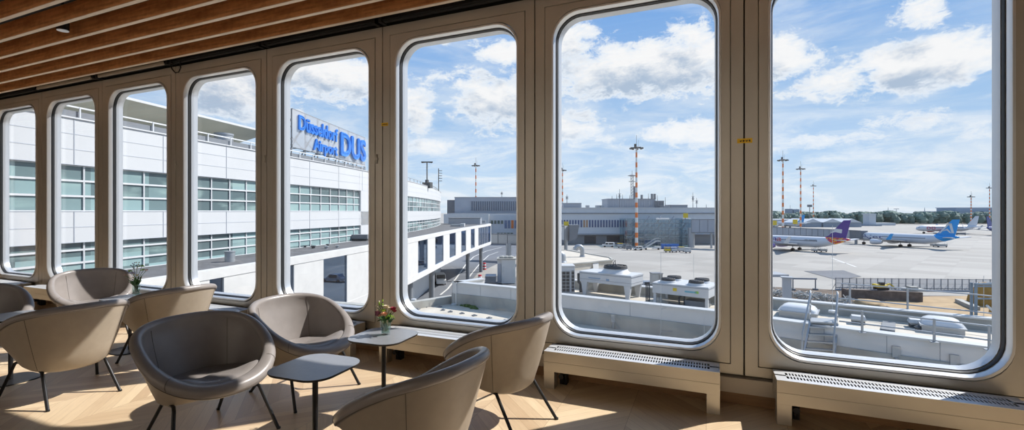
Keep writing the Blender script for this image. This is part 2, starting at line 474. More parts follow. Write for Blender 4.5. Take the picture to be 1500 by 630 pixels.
# ---------------------------------------------------------------- armchairs
CA, CB, ZF, ZB = .374, .402, .425, .771
def sup(t, a, b, n=2.3):
    c, s = math.cos(t), math.sin(t)
    return a*math.copysign(abs(c)**(2/n), c), b*math.copysign(abs(s)**(2/n), s)
NT_ = 64
TS = [2*PI*i/NT_ for i in range(NT_)]
def uz(x, a=CA):
    u = max(0, min(1, (1-x/a)/2))
    return u
def rimz(t):
    x, y = sup(t, 1, 1)
    u = (1-x)/2
    k = .35*u + .65*math.sin(PI/2*u)
    return ZF + (ZB-ZF)*k
def ring(fa, fb, dz=None, z=None, ox=0.0, n=2.3):
    L = []
    for t in TS:
        x, y = sup(t, fa, fb, n)
        zz = z(t) if z else rimz(t) + dz
        L.append((x+ox, y, zz))
    return L
def basez(t): return .285 + .045*math.cos(t)
def make_chair():
    r = thing('lounge_chair', 'x', 'armchair')
    seamz = lambda t: rimz(t) - 1.6*(.030 + .013*min(1, max(0, (math.cos(t)+.45)/.9)))
    lerp = lambda a, b, f: a + (b-a)*f
    sh = MB()
    rows = [ring(.15,.17,z=lambda t: basez(t)-.012,ox=-.0), ring(.215,.245,z=lambda t: basez(t)-.008), ring(.238,.268,z=lambda t: basez(t)+.012)]
    for f in (.25,.5,.75,1.0):
        e = f**.9
        rows.append(ring(lerp(.238,CA-.016,e), lerp(.268,CB-.016,e), z=lambda t, f=f: lerp(basez(t)+.012, seamz(t), f)))
    sh.loft(rows, cap0=True)
    # inner face so that the shell has thickness
    shell = sh.build('shell', leather_warm_lit, r, smooth=True, angle=60)
    li = MB(); R_ = []
    # roll: from seam outward, over the top, to the inside
    def width(t):                       # roll radius, fatter at the arms' front end
        c = math.cos(t)
        return .030 + .013*min(1, max(0, (c+.45)/.9))
    def frontness(t):
        k = min(1, max(0, (math.cos(t)-.12)/.70)); return k*k*(3-2*k)
    for ph in (-70,-35,0,30,60,90,120,150,180,215):
        a = math.radians(ph); L = []
        for t in TS:
            w_ = width(t)
            x, y = sup(t, CA-w_, CB-w_)
            nx, ny = math.cos(t), math.sin(t)
            zz = rimz(t)-w_ + w_*math.sin(a)
            if ph > 90: zz += (rimz(t) - .004*(ph-90)/125 - zz)*frontness(t)
            L.append((x + nx*w_*math.cos(a), y + ny*w_*math.cos(a), zz))
        R_.append(L)
    def inner(f, t):
        # from roll inside down to seat junction
        w_ = width(t)
        x0, y0 = sup(t, CA-2*w_*.97, CB-2*w_*.97)
        fr = frontness(t); z0 = lerp(rimz(t)-w_*1.55, rimz(t)-.005, fr)
        x1, y1 = sup(t, .262, .292); x1 += .035
        u = (1-math.cos(t))/2
        z1 = lerp(min(.398 - .020*u, z0), rimz(t)-.010, fr)
        e = f**.8
        return (lerp(x0,x1,f), lerp(y0,y1,f), lerp(z0,z1,e))
    for f in (.15,.35,.6,.8,1.0): R_.append([inner(f, t) for t in TS])
    li.loft(R_)
    lining = li.build('lining', leather, r, smooth=True, angle=180)
    # seat cushion
    se = MB(); S = [[inner(1.0,t) for t in TS]]
    S[0] = [(p[0]*1.01, p[1]*1.01, p[2]-.004) for p in S[0]]
    for f, dz in ((.93,.012),(.8,.018),(.55,.016),(.3,.012),(.1,.010)):
        L = []
        for t in TS:
            x, y, z = inner(1.0, t)
            zz = .388 + .020*(x/.3)
            L.append((.035+(x-.035)*f, y*f, lerp(zz, z, f*f) + dz))
        S.append(L)
    se.loft(S, cap1=True)
    se.build('seat', leather, r, smooth=True, angle=180)
    # piping round the shell, and the stitched seams
    pi_ = MB(); pts = []
    for t in TS:
        x, y = sup(t, CA-.014, CB-.014); pts.append(Vector((x, y, seamz(t))))
    loops = []
    for i, p_ in enumerate(pts):
        d = (pts[(i+1) % NT_] - pts[i-1]).normalized(); n_ = Vector((math.cos(TS[i]), math.sin(TS[i]), 0)); b_ = d.cross(n_).normalized()
        loops.append([p_ + n_*.006*math.cos(q*PI/3) + b_*.006*math.sin(q*PI/3) for q in range(6)])
    pi_.loft(loops, closed=True)
    pi_.build('piping', seam_dark, shell, smooth=True)
    for sgn in (-1, 1):
        st = MB(); t = sgn*math.radians(128); pth = []
        for f in (0,.25,.5,.75,1.0):
            e = f**.9
            x, y = sup(t, lerp(.238,CA-.016,e), lerp(.268,CB-.016,e)); pth.append((x*1.003, y*1.003, lerp(basez(t)+.012, seamz(t), f)))
        st.tube(pth, .0016, 5); st.build('shell_seam', seam_dark, shell)
        st = MB(); t = sgn*math.radians(140); pth = []
        for f in (0.0,.15,.35,.6,.8,1.0):
            x, y, z = inner(f, t); pth.append((x*.998, y*.998, z+.001))
        st.tube(pth, .0016, 5); st.build('lining_seam', seam_dark, lining)
        st = MB(); t = sgn*math.radians(52); pth = []
        for ph in (-40,0,30,60,90,115):
            a = math.radians(ph); w_ = width(t); x, y = sup(t, CA-w_, CB-w_); w2 = w_+.0006
            pth.append((x+math.cos(t)*w2*math.cos(a), y+math.sin(t)*w2*math.cos(a), rimz(t)-w_+w2*math.sin(a)))
        st.tube(pth, .0016, 5); st.build('arm_seam', seam_dark, lining)
    # bent tube frames
    for sgn in (-1, 1):
        P = [(.31,.315*sgn,0.0),(.188,.262*sgn,.25),(.172,.255*sgn,.285),(.14,.245*sgn,.300),(.0,.225*sgn,.283),(-.13,.200*sgn,.262),(-.165,.195*sgn,.250),(-.192,.198*sgn,.215),(-.365,.222*sgn,0.0)]
        fr = MB().tube(P, .0115, 10).build('leg_frame', black_metal, r, smooth=True)
        for q in (0, -1):
            MB().cyl((P[q][0],P[q][1],0),(P[q][0],P[q][1],.012),.0128).build('glide', rubber, fr, smooth=True)
    MB().box(-.10,-.06,-.20,.20,.262,.274).build('cross_brace', black_metal, r)
    return r
chair = make_chair()
CHAIRS = [
 ('E', -3.085,-1.94,-.20, 'dark front armchair in shade, its seat half sunlit, left of the nearest table'),
 ('F', -3.10,-1.125,-.08, 'pale sunlit armchair facing right, by the window behind the nearest table'),
 ('B', -4.885,-1.913,3.05, 'tan-backed armchair seen from behind, at the table cut by the left photo edge'),
 ('G', -1.41,-.90,2.80, 'armchair turned away beside the heater, right of the table with colourful flowers'),
 ('H', -1.42,-1.95,3.0, 'nearest armchair, turned away at bottom centre, its lower half out of frame'),
 ('C', -6.92,-.79,-.40, 'cream sunlit armchair at far window, behind the tan-backed chair'),
 ('D', -5.01,-1.044,3.04, 'tan armchair seen from behind, between green flowers and the dark front armchair'),
 ('A', -6.487,-1.923,-.096, 'dark armchair cut off by the left edge of the photo'),
]
for i, (nm, x, y, th, lab) in enumerate(CHAIRS):
    if i == 0:
        o = chair; o.location = (x,y,0); o.rotation_euler = (0,0,th); o['label'] = lab; o['group'] = 'leather lounge armchairs'
    else:
        place(chair, (x,y,0), th, lab, 'leather lounge armchairs')

# ---------------------------------------------------------------- small tables
TH = .57
def make_table():
    r = thing('side_table', 'x', 'table')
    L = lambda w, z, rad: [(p[0], p[1], z) for p in rr(w, w, rad, 0, 0, 8)]
    e = MB(); e.loft([L(.425,TH-.014,.12), L(.432,TH-.008,.12), L(.432,TH-.0012,.12)], cap0=True, cap1=True)
    e.build('edge_band', table_edge, r, smooth=True)
    t = MB(); t.loft([L(.431,TH-.0012,.12), L(.4305,TH,.12)], cap0=True, cap1=True)
    t.build('table_top', table_top_m, r, smooth=True)
    MB().cyl((0,0,.01),(0,0,TH-.014),.0165,n=16).build('column', black_metal, r, smooth=True)
    MB().box(-.12,.12,-.12,.12,TH-.019,TH-.0138).build('mounting_plate', black_metal, r)
    b = MB(); b.loft([L(.36,0,.12), L(.36,.005,.12), L(.352,.009,.118)], cap0=True, cap1=True)
    b.build('base_plate', black_metal, r, smooth=True)
    return r
tb = make_table()
TB = [(-2.165,-1.905,.05,'empty square side table with rounded corners, nearest one between the front armchairs'),
      (-2.225,-1.19,.05,'small square side table holding the vase of colourful flowers'),
      (-5.69,-1.955,.05,'side table cut by the left photo edge, its dark base on sunlit floor'),
      (-5.74,-1.01,.05,'side table under the green and lilac flowers, mostly hidden behind armchairs')]
for i, (x,y,th,lab) in enumerate(TB):
    if i == 0: tb.location = (x,y,0); tb.rotation_euler = (0,0,th); tb['label'] = lab; tb['group'] = 'square side tables'
    else: place(tb, (x,y,0), th, lab, 'square side tables')

# ---------------------------------------------------------------- vases and flowers
stem_g = mat('stem_green', (.10,.20,.045,1), .5, noise=.2, scale=40)
leaf_g = mat('leaf_green', (.045,.12,.025,1), .5, noise=.3, scale=30)
lime = mat('lime_bloom', (.30,.52,.03,1), .5, noise=.2, scale=60)
peach = mat('peach_petal', (.80,.42,.25,1), .5, noise=.1, scale=60)
cream = mat('cream_petal', (.78,.68,.52,1), .5, noise=.1, scale=60)
pink = mat('dusky_pink_petal', (.36,.11,.15,1), .5, noise=.2, scale=60)
crimson = mat('crimson_petal', (.32,.012,.04,1), .5, noise=.2, scale=60)
lilac = mat('lilac_petal', (.50,.46,.72,1), .5, noise=.1, scale=60)
blush = mat('blush_petal', (.72,.50,.50,1), .5, noise=.1, scale=60)
yellowc = mat('yellow_centre', (.75,.55,.05,1), .6)

def vase(loc, h, r0, r1, lab):
    r = thing('glass_vase', lab, 'vase', loc)
    MB().lathe([(r0*.5,0),(r0,.002),(r0*1.02,.012),(r1,h),(r1-.003,h),(r0*.92,.016),(.004,.013)], (0,0,0), 24).build('vase_glass', vase_glass, r, smooth=True)
    rw = r0 + (r1-r0)*.6
    MB().lathe([(.004,.0135),(r0*.90,.0165),(rw*.93,h*.62),(.004,h*.62)], (0,0,0), 24).build('water', water_m, r, smooth=True)
def rose(mb, c, R):
    for k, (q, n) in enumerate(((1.0,6),(.72,5),(.42,4))):
        for i in range(n):
            a = 2*PI*i/n + k*.5
            d = Vector((math.cos(a), math.sin(a), 0))
            p = Vector(c) + d*R*.5*q + Vector((0,0,R*(.25+.28*(1-q))))
            pts = []
            tx = Vector((-d.y, d.x, 0)); up = Vector((0,0,1))*.8 + d*.45
            mb.add([p - tx*R*.42*q - up*R*.3, p + tx*R*.42*q - up*R*.3, p + tx*R*.46*q + up*R*.22 , p + up*R*.42 + d*R*.12, p - tx*R*.46*q + up*R*.22], [(0,1,2,3,4)])
    mb.ball((c[0],c[1],c[2]+R*.25), R*.42, R*.42, R*.38, 8, 5)
def daisy(mb, c, R, n=9, tilt=.4):
    for i in range(n):
        a = 2*PI*i/n; d = Vector((math.cos(a), math.sin(a), tilt)); tx = Vector((-math.sin(a), math.cos(a), 0))
        p = Vector(c)
        mb.add([p - tx*R*.1, p + d*R*.6 - tx*R*.2, p + d*R, p + d*R*.6 + tx*R*.2, p + tx*R*.1], [(0,1,2,3,4)])
def cluster(mb, c, R, n=26, r=.0045):
    for i in range(n):
        a = random.uniform(0, 2*PI); q = math.sqrt(random.random()); z = (1-q*q)*.6
        mb.ball((c[0]+R*q*math.cos(a), c[1]+R*q*math.sin(a), c[2]+R*z), r, n=6, m=4)
def leaf(mb, a, b, w):
    a, b = Vector(a), Vector(b); d = b-a; s = d.cross(Vector((0,0,1)))
    if s.length < 1e-6: s = Vector((1,0,0))
    s.normalize(); m1 = a + d*.35 + Vector((0,0,.004)); m2 = a + d*.7 + Vector((0,0,.003))
    mb.add([a, m1 + s*w*.5, m2 + s*w*.4, b, m2 - s*w*.4, m1 - s*w*.5, a + d*.5 + Vector((0,0,-.002))], [(0,1,6,5),(1,2,6),(2,3,6),(3,4,6),(4,5,6)])
right = Vector((ca, sa, 0)); toward = Vector((sa, -ca, 0))     # photograph's right, and towards the viewer
def bouquet(loc, lab, items, leaves, neck, foot):
    r = thing('flower_bouquet', lab, 'flowers', loc)
    st = MB()
    for kind, m_, u, d, z, R in items:
        c = right*u + toward*d + Vector((0,0,z))
        s0 = -right*u*.25*random.uniform(.6,1.2) + Vector((random.uniform(-.012,.012), random.uniform(-.012,.012), .022))
        mid = c*.25 + Vector((0,0,neck*.75))
        st.tube([s0, mid, c], .0022, 5)
        b = MB()
        if kind == 'rose': rose(b, c, R)
        elif kind == 'daisy': daisy(b, c, R); 
        elif kind == 'cluster': cluster(b, c, R)
        elif kind == 'spray':
            for i in range(7):
                q = c + right*random.uniform(-R,R)*.7 + toward*random.uniform(-R,R)*.5 + Vector((0,0,random.uniform(-1.2,1.2)*R))
                st.tube([c - Vector((0,0,R)), q], .0012, 4)
                b.ball(q, .0065, n=6, m=4)
        o = b.build('flower_head', m_, r)
        if kind == 'daisy':
            MB().ball(c + Vector((0,0,.003)), R*.26, R*.26, R*.2, 8, 5).build('flower_centre', yellowc, o)
    st.build('stems', stem_g, r)
    lf = MB()
    for i in range(leaves):
        a = random.uniform(0, 2*PI); rad = random.uniform(.01, .05)
        p0 = Vector((math.cos(a)*.02, math.sin(a)*.02, neck*random.uniform(.55,1.1)))
        p1 = Vector((math.cos(a)*(.03+rad), math.sin(a)*(.03+rad), neck*random.uniform(.9,1.45)))
        leaf(lf, p0, p1, random.uniform(.018,.03))
    for i in range(10):
        a = random.uniform(0, 2*PI)
        leaf(lf, (math.cos(a)*.006, math.sin(a)*.006, .03), (math.cos(a)*.022, math.sin(a)*.022, neck*.8), .012)
    lf.build('leaves', leaf_g, r)
v1 = at_z(565, 490, TH); v1.z = TH
vase(v1, .118, .034, .044, 'clear glass vase holding the colourful bouquet on the small table by the sill')
bouquet(v1, 'colourful bouquet of peach, crimson and lime flowers in a clear vase',
 [('rose',peach,-.004,.03,.150,.034), ('rose',peach,-.036,.02,.143,.020), ('rose',cream,.0,-.015,.198,.030), ('rose',cream,.026,-.01,.188,.022),
  ('cluster',lime,.038,.022,.128,.036), ('cluster',lime,-.02,.0,.178,.022), ('rose',crimson,.052,-.01,.182,.034), ('rose',crimson,.064,-.012,.168,.022), ('rose',pink,-.056,.01,.158,.030),
  ('rose',pink,-.062,.0,.142,.024), ('spray',cream,-.05,-.01,.215,.034), ('spray',lime,-.036,-.01,.235,.03)], 26, .11, 0)
v2 = at_z(205, 434, TH); v2 = Vector((-5.74, -.95, TH))
vase(v2, .125, .030, .040, 'clear glass vase with green flowers on the table between the far armchairs')
bouquet(v2, 'loose green bouquet with lilac and white blooms on the far table',
 [('daisy',lilac,-0.0195,0.0260,0.2568,0.0360), ('daisy',lilac,0.0052,0.0390,0.2478,0.0312), ('daisy',cream,0.0286,0.0260,0.2312,0.0336), ('daisy',cream,0.0052,0.0455,0.2056,0.0288),
  ('cluster',lime,-0.0715,0.0000,0.2696,0.0264), ('cluster',lime,0.0390,-0.0260,0.3208,0.0264), ('rose',blush,-0.1105,0.0130,0.2312,0.0168), ('rose',blush,0.1105,0.0000,0.2824,0.0216),
  ('spray',lilac,-0.0390,-0.0130,0.3336,0.0360), ('spray',cream,0.0000,-0.0130,0.3464,0.0384), ('cluster',lime,0.0780,0.0000,0.2824,0.0240)], 30, .16, 0)
# ---------------------------------------------------------------- sky and sun
SUN_AZ, SUN_EL = math.radians(44.5), math.radians(43.6)       # measured from +Y towards +X
def sky():
    w = bpy.data.worlds.new('sky'); sc.world = w; w.use_nodes = True
    t = w.node_tree; t.nodes.clear()
    def azel(px, py):
        d = Vector(ray(px, py)).normalized(); return math.atan2(d.x, d.y), math.asin(d.z)
    BL = [(945,98,150,46,1.0),(1005,52,52,30,.8),(838,62,42,34,.8),(830,190,60,28,.8),(1005,195,75,22,.7),(890,205,40,14,.4),
          (1148,85,42,44,.9),(1215,125,90,32,.8),(1355,92,115,40,.95),(1440,82,70,34,.8),(1350,22,46,28,.7),(1300,180,170,18,.55),(1200,205,120,20,.55),(1420,190,80,20,.5),
          (742,78,38,16,.95),(722,152,66,42,1.0),(760,120,30,24,.6),(606,160,40,46,.8),(628,214,46,13,.75),(690,120,80,16,.35),
          (490,112,85,36,1.0),(430,105,50,34,.9),(330,130,75,52,.95),(260,90,70,40,.7),(420,165,60,30,.6),
          (1150,30,70,14,.25),(640,60,20,8,.5)]
    g = bpy.data.node_groups.new('cloud_density', 'ShaderNodeTree')
    g.interface.new_socket('az', in_out='INPUT', socket_type='NodeSocketFloat'); g.interface.new_socket('el', in_out='INPUT', socket_type='NodeSocketFloat')
    g.interface.new_socket('density', in_out='OUTPUT', socket_type='NodeSocketFloat')
    n = NT(g); gi = n.N.new('NodeGroupInput'); go = n.N.new('NodeGroupOutput')
    az, el = gi.outputs[0], gi.outputs[1]
    acc = None
    for px, py, rx, ry, wt in BL:
        a0, e0 = azel(px, py); a1, _ = azel(px+rx, py); _, e1 = azel(px, py-ry)
        u = n.m('DIVIDE', n.m('SUBTRACT', az, a0), max(.01, abs(a1-a0))); v = n.m('DIVIDE', n.m('SUBTRACT', el, e0), max(.01, abs(e1-e0)))
        q = n.m('ADD', n.m('MULTIPLY', u, u), n.m('MULTIPLY', v, v))
        b = n.m('MULTIPLY', n.m('EXPONENT', n.m('MULTIPLY', q, -.8)), wt)
        acc = b if acc is None else n.m('MAXIMUM', acc, b)
    vec = n.comb(n.m('MULTIPLY', az, 1.0), n.m('MULTIPLY', el, 1.7), 3.7)
    big = n.noise(vec, 5.5, 10, .58, .3)
    fine = n.noise(vec, 24, 10, .68, .3)
    wis = n.noise(n.comb(n.m('MULTIPLY', az, 1.0), n.m('MULTIPLY', el, 6.0), 9.1), 4.0, 6, .55, .4)
    d = n.m('ADD', n.m('MULTIPLY', acc, .98), n.m('MULTIPLY', n.m('SUBTRACT', big, .5), 1.15))
    d = n.m('ADD', d, n.m('MULTIPLY', n.m('SUBTRACT', fine, .5), 1.35))
    # behind the building (out of the photograph) plain noise decides
    n.L.new(d, go.inputs[0])
    n = NT(t)
    tc = n.N.new('ShaderNodeTexCoord'); sp = n.N.new('ShaderNodeSeparateXYZ'); n.L.new(tc.outputs['Generated'], sp.inputs[0])
    az = n.m('ARCTAN2', sp.outputs[0], sp.outputs[1]); el = n.m('ARCSINE', sp.outputs[2])
    def dens(de, da=0.0):
        k = n.N.new('ShaderNodeGroup'); k.node_tree = g
        n.inp(k.inputs[0], n.m('ADD', az, da)); n.inp(k.inputs[1], n.m('ADD', el, de)); return k.outputs[0]
    d0, d1 = dens(0.0), dens(.045, .02)
    base = n.mix(n.rng(el, 0.0, .42, 0, 1, False), (.56,.76,.95,1), (.20,.42,.82,1))
    base = n.mix(n.rng(el, -.02, .11, .75, 0), base, (.70,.81,.91,1))
    wis = n.noise(n.comb(az, n.m('MULTIPLY', el, 5.0), 2.2), 3.2, 7, .6, .5)
    base = n.mix(n.rng(wis, .40, .72, 0, .6), base, (.78,.87,.97,1))
    veil = n.noise(n.comb(n.m('MULTIPLY', az, 2.2), n.m('MULTIPLY', el, 9.0), 5.5), 3.0, 9, .66, .6)
    base = n.mix(n.m('MULTIPLY', n.rng(veil, .40, .66), n.rng(el, .30, .06, 0, .8)), base, (.90,.95,1.0,1))
    cl = n.rng(d0, .27, .52)
    lit = n.mix(n.rng(d1, .25, .95), (1.0,1.0,1.0,1), (.46,.57,.72,1))
    lit = n.mix(n.rng(d0, .45, .75), (.86,.92,.99,1), lit)
    hz = n.rng(el, .02, .2, .35, 1.0, False)
    c = n.mix(n.m('MULTIPLY', cl, hz), base, lit)
    c = n.mix(n.rng(el, -.03, -.005), (.35,.36,.37,1), c)
    bg = n.N.new('ShaderNodeBackground'); n.L.new(c, bg.inputs['Color']); bg.inputs['Strength'].default_value = 1.0
    o = n.N.new('ShaderNodeOutputWorld'); n.L.new(bg.outputs[0], o.inputs['Surface'])
sky()
sl = bpy.data.lights.new('sun', 'SUN'); sl.energy = 7.0; sl.angle = math.radians(.6); sl.color = (1.0,.95,.88)
so = bpy.data.objects.new('sun', sl); col.objects.link(so)
sd = Vector((math.sin(SUN_AZ)*math.cos(SUN_EL), math.cos(SUN_AZ)*math.cos(SUN_EL), math.sin(SUN_EL)))
so.rotation_euler = sd.to_track_quat('Z', 'Y').to_euler(); so.location = (8, 8, 12)
# fill lights added to bounce off the unseen back wall
for i, x in enumerate((-11.5,-8,-4.5,-1,2.5)):
    al = bpy.data.lights.new('back_wall_fill', 'AREA'); al.shape = 'RECTANGLE'; al.size = 2.6; al.size_y = .25; al.energy = 52; al.color = (1.0,.93,.86)
    ao = bpy.data.objects.new('back_wall_fill', al); col.objects.link(ao); ao.location = (x, -7.6, 3.3); ao.rotation_euler = (math.radians(-62), 0, 0)
# =============================================================== OUTSIDE THE WINDOWS
GZ = EYE - 14.85                      # the apron lies far below the lounge floor
fwd = Vector((-sa, ca, 0)); rgt = Vector((ca, sa, 0))
def cz(xr, z, h=0.0):                 # xr metres right of, z metres ahead of the viewer, absolute height h
    p = Vector((0, -DIST, 0)) + rgt*xr + fwd*z
    return Vector((p.x, p.y, h))
def pxd(px, z, h=0.0): return cz((px-CX)/F*z, z, h)
def hy(py, z): return EYE - (py-CY)/F*z          # absolute height seen at row py at depth z
def gz(py): return 14.85*F/(py-CY)                # depth of apron seen at row py

_mat = mat
def mat(name, c, *a, **k): return _mat(name, (c[0]*.80, c[1]*.80, c[2]*.80, 1), *a, **k)
facade_w = mat('facade_white', (.66,.68,.70,1), .45, noise=.02, scale=.5)
joint_g = mat('joint_grey', (.34,.37,.41,1), .6)
white_r = mat('white_render', (.70,.70,.69,1), .6, noise=.05, scale=1.2)
white_metal = mat('white_metal', (.62,.64,.65,1), .4, .1)
white_frame = mat('white_frame', (.72,.74,.76,1), .4)
grey_clad = mat('grey_cladding', (.40,.44,.50,1), .5, .2, noise=.05, scale=.3)
pier_clad = mat('pier_cladding', (.60,.64,.68,1), .5, noise=.04, scale=.4)
grey_dark = mat('dark_grey', (.07,.08,.09,1), .6)
grey_mid = mat('mid_grey', (.20,.22,.245,1), .6, noise=.06, scale=2)
steel = mat('galvanised_steel', (.42,.45,.48,1), .42, .5, noise=.06, scale=5)
gravel = mat('roof_gravel', (.135,.14,.15,1), .9, noise=.25, scale=1.6, bump=.3)
roof_white = mat('roof_membrane', (.62,.57,.485,1), .8, noise=.14, scale=.9)
stain_wall = mat('stained_render', (.42,.42,.39,1), .8, noise=.25, scale=.8, stretch=(1,1,.4))
apron_edge = mat('asphalt', (.15,.165,.19,1), .85, noise=.18, scale=.12)
paint_w = mat('road_paint', (.72,.72,.70,1), .7)
blue_sign = mat('sign_blue', (.05,.27,.90,1), .35)
teal_glass = mat('teal_glass', (.22,.32,.335,1), .08, noise=.45, scale=.6, stretch=(1,1,.6))
def pane_glass():
    m = bpy.data.materials.new('office_glass'); m.use_nodes = True; n = NT(m.node_tree); b = n.N['Principled BSDF']
    g_ = n.N.new('ShaderNodeNewGeometry'); sp = n.N.new('ShaderNodeSeparateXYZ'); n.L.new(g_.outputs['Position'], sp.inputs[0])
    al = n.m('ADD', n.m('MULTIPLY', sp.outputs[0], -.2204), n.m('MULTIPLY', sp.outputs[1], .9754))
    i = n.m('FLOOR', n.m('DIVIDE', al, 1.62)); k = n.m('FLOOR', n.m('DIVIDE', n.m('SUBTRACT', sp.outputs[2], 1.5), .78))
    wn = n.N.new('ShaderNodeTexWhiteNoise'); wn.noise_dimensions = '2D'; n.L.new(n.comb(n.m('FLOOR', n.m('DIVIDE', i, 2.0)), k), wn.inputs['Vector'])
    nz = n.noise(n.comb(n.m('MULTIPLY', al, .35), sp.outputs[2]), .9, 4)
    c = n.mix(n.rng(wn.outputs['Value'], .15, .85), (.09,.13,.14,1), (.24,.35,.36,1))
    c = n.mix(n.rng(nz, .5, .7, 0, .55), c, (.30,.42,.40,1))
    n.L.new(c, b.inputs['Base Color']); b.inputs['Roughness'].default_value = .07
    return m
teal_glass = pane_glass()
blue_glass = mat('blue_dark_glass', (.05,.085,.13,1), .06)
orange_p = mat('orange_paint', (.80,.20,.035,1), .5)
white_paint = mat('white_paint', (.75,.75,.73,1), .5)
sand = mat('sand', (.44,.31,.17,1), .9, noise=.2, scale=.5)
earth = mat('dark_earth', (.14,.105,.08,1), .95, noise=.3, scale=.8)
yellow_p = mat('yellow_paint', (.75,.55,.03,1), .45)
red_p = mat('red_paint', (.62,.03,.05,1), .5)
blue_p = mat('container_blue', (.02,.15,.50,1), .5)
tyre = mat('tyre', (.015,.015,.016,1), .8)
car_glass = mat('car_glass', (.03,.04,.05,1), .08)
moss_m = mat('moss', (.10,.16,.04,1), .95, noise=.4, scale=6)
haze_tree = mat('hazy_tree_leaves', (.15,.22,.19,1), .9, noise=.35, scale=.05)  # distance haze mixed into the leaf green
haze_grey = mat('hazy_grey', (.30,.37,.45,1), .8)  # bluish distance haze is part of this grey
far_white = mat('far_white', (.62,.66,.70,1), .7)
walk_glass = glassmat('walkway_glass', (.34,.44,.56,1), .42, gcol=(.62,.78,1,1))
green_glass = glassmat('stair_tower_glass', (.62,.76,.82,1), .24, gcol=(.85,.95,1,1))
def meshmat(name, c, k):
    m = bpy.data.materials.new(name); m.use_nodes = True; N = m.node_tree.nodes; Lk = m.node_tree.links; N.clear()
    o = N.new('ShaderNodeOutputMaterial'); mx = N.new('ShaderNodeMixShader'); t = N.new('ShaderNodeBsdfTransparent'); d = N.new('ShaderNodeBsdfDiffuse'); tr = N.new('ShaderNodeBsdfTranslucent'); m2 = N.new('ShaderNodeMixShader')
    d.inputs['Color'].default_value = c; tr.inputs['Color'].default_value = c; m2.inputs['Fac'].default_value = .5; mx.inputs['Fac'].default_value = k
    Lk.new(d.outputs[0], m2.inputs[1]); Lk.new(tr.outputs[0], m2.inputs[2]); Lk.new(t.outputs[0], mx.inputs[1]); Lk.new(m2.outputs[0], mx.inputs[2]); Lk.new(mx.outputs[0], o.inputs['Surface'])
    return m
mesh_panel = meshmat('sign_mesh', (.62,.64,.67,1), .5)

def apron():
    m = bpy.data.materials.new('concrete_apron'); m.use_nodes = True
    n = NT(m.node_tree); b = n.N['Principled BSDF']
    tc = n.N.new('ShaderNodeTexCoord'); mp = n.N.new('ShaderNodeMapping'); mp.inputs['Rotation'].default_value = (0,0,.42)
    n.L.new(tc.outputs['Object'], mp.inputs['Vector'])
    sp = n.N.new('ShaderNodeSeparateXYZ'); n.L.new(mp.outputs['Vector'], sp.inputs[0])
    S = 7.5
    u = n.m('DIVIDE', sp.outputs[0], S); v = n.m('DIVIDE', sp.outputs[1], S)
    fu = n.m('FRACT', u); fv = n.m('FRACT', v)
    wn = n.N.new('ShaderNodeTexWhiteNoise'); wn.noise_dimensions = '2D'; n.L.new(n.comb(n.m('FLOOR', u), n.m('FLOOR', v)), wn.inputs['Vector'])
    big = n.noise(mp.outputs['Vector'], .012, 6, .6); f2 = n.noise(n.comb(n.m('MULTIPLY', sp.outputs[0], .2), sp.outputs[1]), .07, 6, .65)
    t = n.m('ADD', n.m('ADD', n.m('MULTIPLY', wn.outputs['Value'], .2), n.m('MULTIPLY', big, .5)), n.m('MULTIPLY', f2, .3))
    c = n.mix(n.rng(t, .3, .7), (.26,.25,.23,1), (.355,.34,.315,1))
    ed = n.m('MAXIMUM', n.m('LESS_THAN', fu, .018), n.m('LESS_THAN', fv, .018))
    c = n.mix(n.m('MULTIPLY', ed, .35), c, (.22,.22,.21,1))
    n.L.new(c, b.inputs['Base Color']); b.inputs['Roughness'].default_value = .9
    return m
struct(MB().box(-1800, 2600, -300, 3600, GZ-.5, GZ).build('apron_ground', apron()))

def text_mesh(txt, size, depth, spacing=1.0):
    c = bpy.data.curves.new('text', 'FONT'); c.body = txt; c.size = size; c.extrude = depth; c.space_character = spacing; c.resolution_u = 4
    o = bpy.data.objects.new('text', c); col.objects.link(o)
    dg = bpy.context.evaluated_depsgraph_get(); dg.update()
    me = bpy.data.meshes.new_from_object(o.evaluated_get(dg))
    vs = [v.co.copy() for v in me.vertices]; fs = [tuple(p.vertices) for p in me.polygons]
    bpy.data.objects.remove(o); bpy.data.curves.remove(c); bpy.data.meshes.remove(me)
    return vs, fs
def text_on(name, txt, O, ux, uz, u0, u1, v0, v1, m, parent, depth=.1, bold=0):
    """letters fitted in the box u0..u1, v0..v1 of the plane O + u*ux + v*uz"""
    vs, fs = text_mesh(txt, 1.0, .5)
    xs = [p.x for p in vs]; ys = [p.y for p in vs]; x0, x1, y0, y1 = min(xs), max(xs), min(ys), max(ys)
    n_ = Vector(ux).cross(Vector(uz)).normalized(); mb = MB()
    offs = [(0,0)] if not bold else [(-bold,0),(bold,0),(0,bold),(0,-bold)]
    for dx, dy in offs:
        mb.add([Vector(O) + Vector(ux)*(u0+(u1-u0)*(p.x-x0)/(x1-x0)+dx) + Vector(uz)*(v0+(v1-v0)*(p.y-y0)/(y1-y0)+dy) + n_*(p.z*2*depth*.5+depth*.5+ (dx+dy)*.02) for p in vs], fs)
    return mb.build(name, m, parent, world=True)
def ray_poly(poly, px):
    """point of a plan polyline (xr, z) that appears in column px"""
    k = (px-CX)/F
    for (a, b), (c, d) in zip(poly[:-1], poly[1:]):
        f0 = a - k*b; f1 = c - k*d
        if f0*f1 <= 0 and f0 != f1:
            t = f0/(f0-f1); return (a+(c-a)*t, b+(d-b)*t)
    return poly[-1]
def along(poly, step):
    out = [poly[0]]
    for (a, b), (c, d) in zip(poly[:-1], poly[1:]):
        L = math.hypot(c-a, d-b); n = max(1, int(L/step))
        out += [(a+(c-a)*i/n, b+(d-b)*i/n) for i in range(1, n+1)]
    return out
